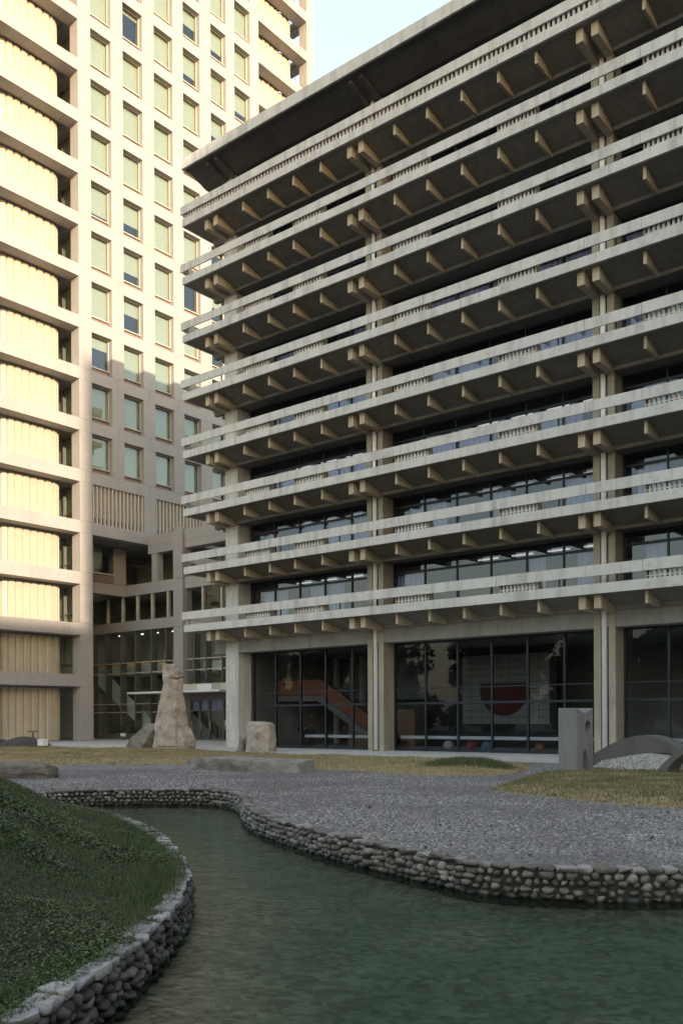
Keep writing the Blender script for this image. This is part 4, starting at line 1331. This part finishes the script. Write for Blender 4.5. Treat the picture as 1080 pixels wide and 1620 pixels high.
def arch(name, label, outer_pts, inner_pts, y0, y1):
    mb = MB(); mb.prism(outer_pts + inner_pts, 'y', y0, y1)
    o = mb.build(name, 'sculpt_dark'); tag(o, label, 'sculpture', 'curved concrete arches')
    m_ = o.modifiers.new('bevel', 'BEVEL'); m_.width = 0.012; m_.segments = 2; m_.limit_method = 'ANGLE'; m_.angle_limit = R(50)
def smooth_line(pts, n=5):
    c = catmull(pts, 0.08)
    return [tuple(p) for p in c]
arch('arch_slab', 'low curved dark concrete arch spanning a pale gravel mound',
     smooth_line([(-12.8, 0.2), (-12.42, 0.5), (-12.0, 0.74), (-11.57, 0.94), (-11.14, 1.06), (-10.83, 1.1), (-10.51, 1.07), (-10.11, 0.93), (-9.75, 0.73), (-9.4, 0.45)]),
     smooth_line([(-9.4, 0.2), (-9.87, 0.5), (-10.31, 0.54), (-10.83, 0.52), (-11.36, 0.42), (-11.9, 0.24), (-12.43, -0.05), (-12.8, -0.2)]), 29.0, 30.1)
arch('arch_slab', 'end of a second dark concrete arch cut by the right edge of the photo',
     smooth_line([(-9.8, 0.1), (-9.47, 0.44), (-9.02, 0.83), (-8.4, 1.15), (-7.7, 1.3), (-7.0, 1.15)]),
     smooth_line([(-7.0, 0.9), (-7.7, 1.05), (-8.4, 0.92), (-8.95, 0.62), (-9.25, 0.4), (-9.5, 0.1), (-9.55, -0.15), (-9.9, -0.15)]), 27.5, 28.6)
gm = Mound([(-12.6, 28.6), (-10.6, 28.0), (-8.6, 28.6), (-7.6, 30.2), (-8.6, 31.6), (-11.2, 31.8), (-12.9, 30.4)], 0.85, 1.7, None, 0.02)
gm.mesh('pale_gravel_mound', 'pave', 0.15)
P = gm.points(9000); V, Fc = pebbles(P, gm.height(P), 0.04, 0.09)
o = big_mesh('pale_gravel', V, Fc, 'pebble_pale', 'stuff', None, True); o['label'] = 'pale gravel heaped under the arch sculpture'; o['category'] = 'gravel'
# dark drain cover set in the turf beside the arch
gr = MB()
gr.box(-9.85, -9.1, 22.5, 23.3, 0.0, 0.035)
o = gr.build('drain_cover', 'rock_dark'); tag(o, 'dark square drain cover set in the turf by the arch', 'drain cover')
# round stools standing behind the lobby glass
def ball(name, label, x, y, r, col):
    bm = bmesh.new(); bmesh.ops.create_uvsphere(bm, u_segments=16, v_segments=10, radius=r)
    for v in bm.verts: v.co.z = max(v.co.z, -r * 0.8) * 0.9
    me = bpy.data.meshes.new(name); bm.to_mesh(me); bm.free(); me.shade_smooth(); me.materials.append(plain(name + '_paint', col, 0.4, 0, 0.05))
    o = bpy.data.objects.new(name, me); o.location = (x, y, -0.03 + r * 0.72); link(o); tag(o, label, 'stool', 'round stools in the lobby')
ball('round_stool', 'white round stool on the lobby floor behind the glass', -26.2, 41.7, 0.3, (0.6, 0.6, 0.58))
ball('round_stool', 'red round stool on the lobby floor behind the glass', -24.9, 41.9, 0.3, (0.3, 0.09, 0.06))
ball('round_stool', 'blue round stool on the lobby floor behind the glass', -23.6, 41.3, 0.3, (0.16, 0.24, 0.38))
ball('round_stool', 'orange round stool on the lobby floor behind the glass', -20.6, 41.3, 0.28, (0.3, 0.14, 0.07))

# ------------------------------------------------------------------ plants and small things by the glass
def shrub(P0, r, n, smin, smax, zscale=1.0):
    d = rng.normal(0, 1, (n, 3)); d /= np.linalg.norm(d, axis=1)[:, None]
    p = np.array(P0) + d * (r * rng.uniform(0.3, 1, n) ** 0.5)[:, None] * np.array([1, 1, zscale])
    a = rng.normal(0, 1, (n, 3)); a /= np.linalg.norm(a, axis=1)[:, None]
    b = np.cross(a, rng.normal(0, 1, (n, 3))); b /= np.linalg.norm(b, axis=1)[:, None]
    sz = rng.uniform(smin, smax, n)[:, None] * 0.5
    v = np.stack([p - a * sz, p - b * sz * 0.6, p + a * sz, p + b * sz * 0.6], 1)
    return v.reshape(-1, 3), np.arange(4 * n).reshape(n, 4)
M['shrub'] = island('shrub_leaf', [(0, (0.02, 0.035, 0.014)), (0.6, (0.05, 0.075, 0.03)), (1, (0.1, 0.12, 0.05))], 0.6)
M['flower'] = island('red_flower', [(0, (0.35, 0.05, 0.03)), (1, (0.5, 0.14, 0.06))], 0.6)
pl = thing('planter_box', 'long dark planter box with shrubs before the link building glass', 'planter', (-63, 48.9, -0.05))
box('trough', -66.5, -60.6, 48.6, 49.2, -0.048, 0.45, 'frame2', pl)
V, Fq = shrub((-64.6, 48.9, 0.75), 0.7, 500, 0.1, 0.25, 0.6)
o = big_mesh('foliage', V, Fq, 'shrub', 'stuff', pl)
V, Fq = shrub((-62.3, 48.9, 0.65), 0.5, 350, 0.1, 0.25, 0.6)
o = big_mesh('foliage', V, Fq, 'shrub', 'stuff', pl)
for x, w in ((-62.0, 'leftward'), (-59.9, 'rightward')):
    q = thing('ground_lamp', 'small white ground lamp near the planter, the one ' + ('nearer the tower' if x < -61 else 'nearer the standing stone'), 'lamp', (x, 47.6, -0.05), 'ground lamps by the planter')
    box('post', x - 0.06, x + 0.06, 47.54, 47.66, -0.045, 0.22, 'frame2', q)
    box('head', x - 0.15, x + 0.15, 47.45, 47.75, 0.222, 0.5, 'white', q)
pp = thing('potted_plant', 'potted plant with red flowers standing behind the lobby glass', 'plant', (-36.0, 41.3, -0.03))
mb = MB(); mb.prism([(-36.25, -0.03), (-35.75, -0.03), (-35.65, 0.5), (-36.35, 0.5)], 'y', 41.05, 41.55); mb.build('pot', 'rock_dark', pp)
V, Fq = shrub((-36.0, 41.3, 1.0), 0.55, 420, 0.12, 0.3, 1.0); big_mesh('foliage', V, Fq, 'shrub', 'stuff', pp)
V, Fq = shrub((-35.8, 41.2, 1.25), 0.3, 90, 0.1, 0.2, 0.8); big_mesh('flowers', V, Fq, 'flower', 'stuff', pp)
# garden trees on the far side of the court, behind the photographer; the lobby glass mirrors them
M['treeleaf'] = island('evergreen_leaf', [(0, (0.02, 0.032, 0.014)), (0.6, (0.045, 0.065, 0.026)), (1, (0.08, 0.1, 0.04))], 0.7)
VV, FF, off = [], [], 0
for i in range(24):
    x = -125 + i * 4.6 + random.uniform(-1.5, 1.5); y = random.uniform(-24, -15); h = random.uniform(10, 15)
    for j in range(10):
        c = (x + random.uniform(-2.4, 2.4), y + random.uniform(-2, 2), h * (0.12 + 0.085 * j))
        V, Fq = shrub(c, random.uniform(1.9, 3.0), 330, 0.45, 1.1, 0.85)
        VV.append(V); FF.append(Fq + off); off += len(V)
o = big_mesh('treeline', np.vstack(VV), np.vstack(FF), 'treeleaf', 'stuff'); o['label'] = 'dark evergreen trees across the court, mirrored in the lobby glass'; o['category'] = 'trees'

# fallen leaves on the gravel and lawn
M['fallen'] = island('fallen_leaf', [(0, (0.1, 0.06, 0.03)), (0.6, (0.22, 0.14, 0.06)), (1, (0.35, 0.27, 0.12))], 0.7)
n = 900
D = rng.uniform(9.5, 26, n); X = rng.uniform(-0.4, 0.4, n) * D
P = np.c_[-0.6277 * D + 0.7786 * X, 0.7786 * D + 0.6277 * X]
P = P[~inside(P, POOL) & ~inside(P, np.array(isl_poly)) & ~inside(P, bank_poly) & ~inside(P, np.array(lawn_poly))]
V, Fq = leaves(P, np.full(len(P), GZ + 0.045), 0.05, 0.11, 0.0)
o = big_mesh('fallen_leaves', V, Fq, 'fallen', 'stuff'); o['label'] = 'brown fallen leaves scattered over the gravel court'; o['category'] = 'leaves'
# grass hanging over the cap stones of the bank
idx = rng.integers(0, len(LEFT) - 1, 9000)
t_ = LEFT[idx + 1] - LEFT[idx]; t_ /= np.maximum(np.linalg.norm(t_, axis=1), 1e-6)[:, None]
nr = np.c_[-t_[:, 1], t_[:, 0]]
P = LEFT[idx] + t_ * rng.uniform(0, 0.1, (9000, 1)) + nr * rng.uniform(0.24, 0.42, (9000, 1))
ok = inside(P, bank_poly); P = P[ok]
V, F3 = blades(P, np.full(len(P), GZ + 0.01), 0.03, 0.10, 0.010, 1.2)
o = big_mesh('edge_grass', V, F3, 'leafgreen', 'stuff'); o['label'] = 'loose grass hanging over the cap stones of the bank'; o['category'] = 'grass'
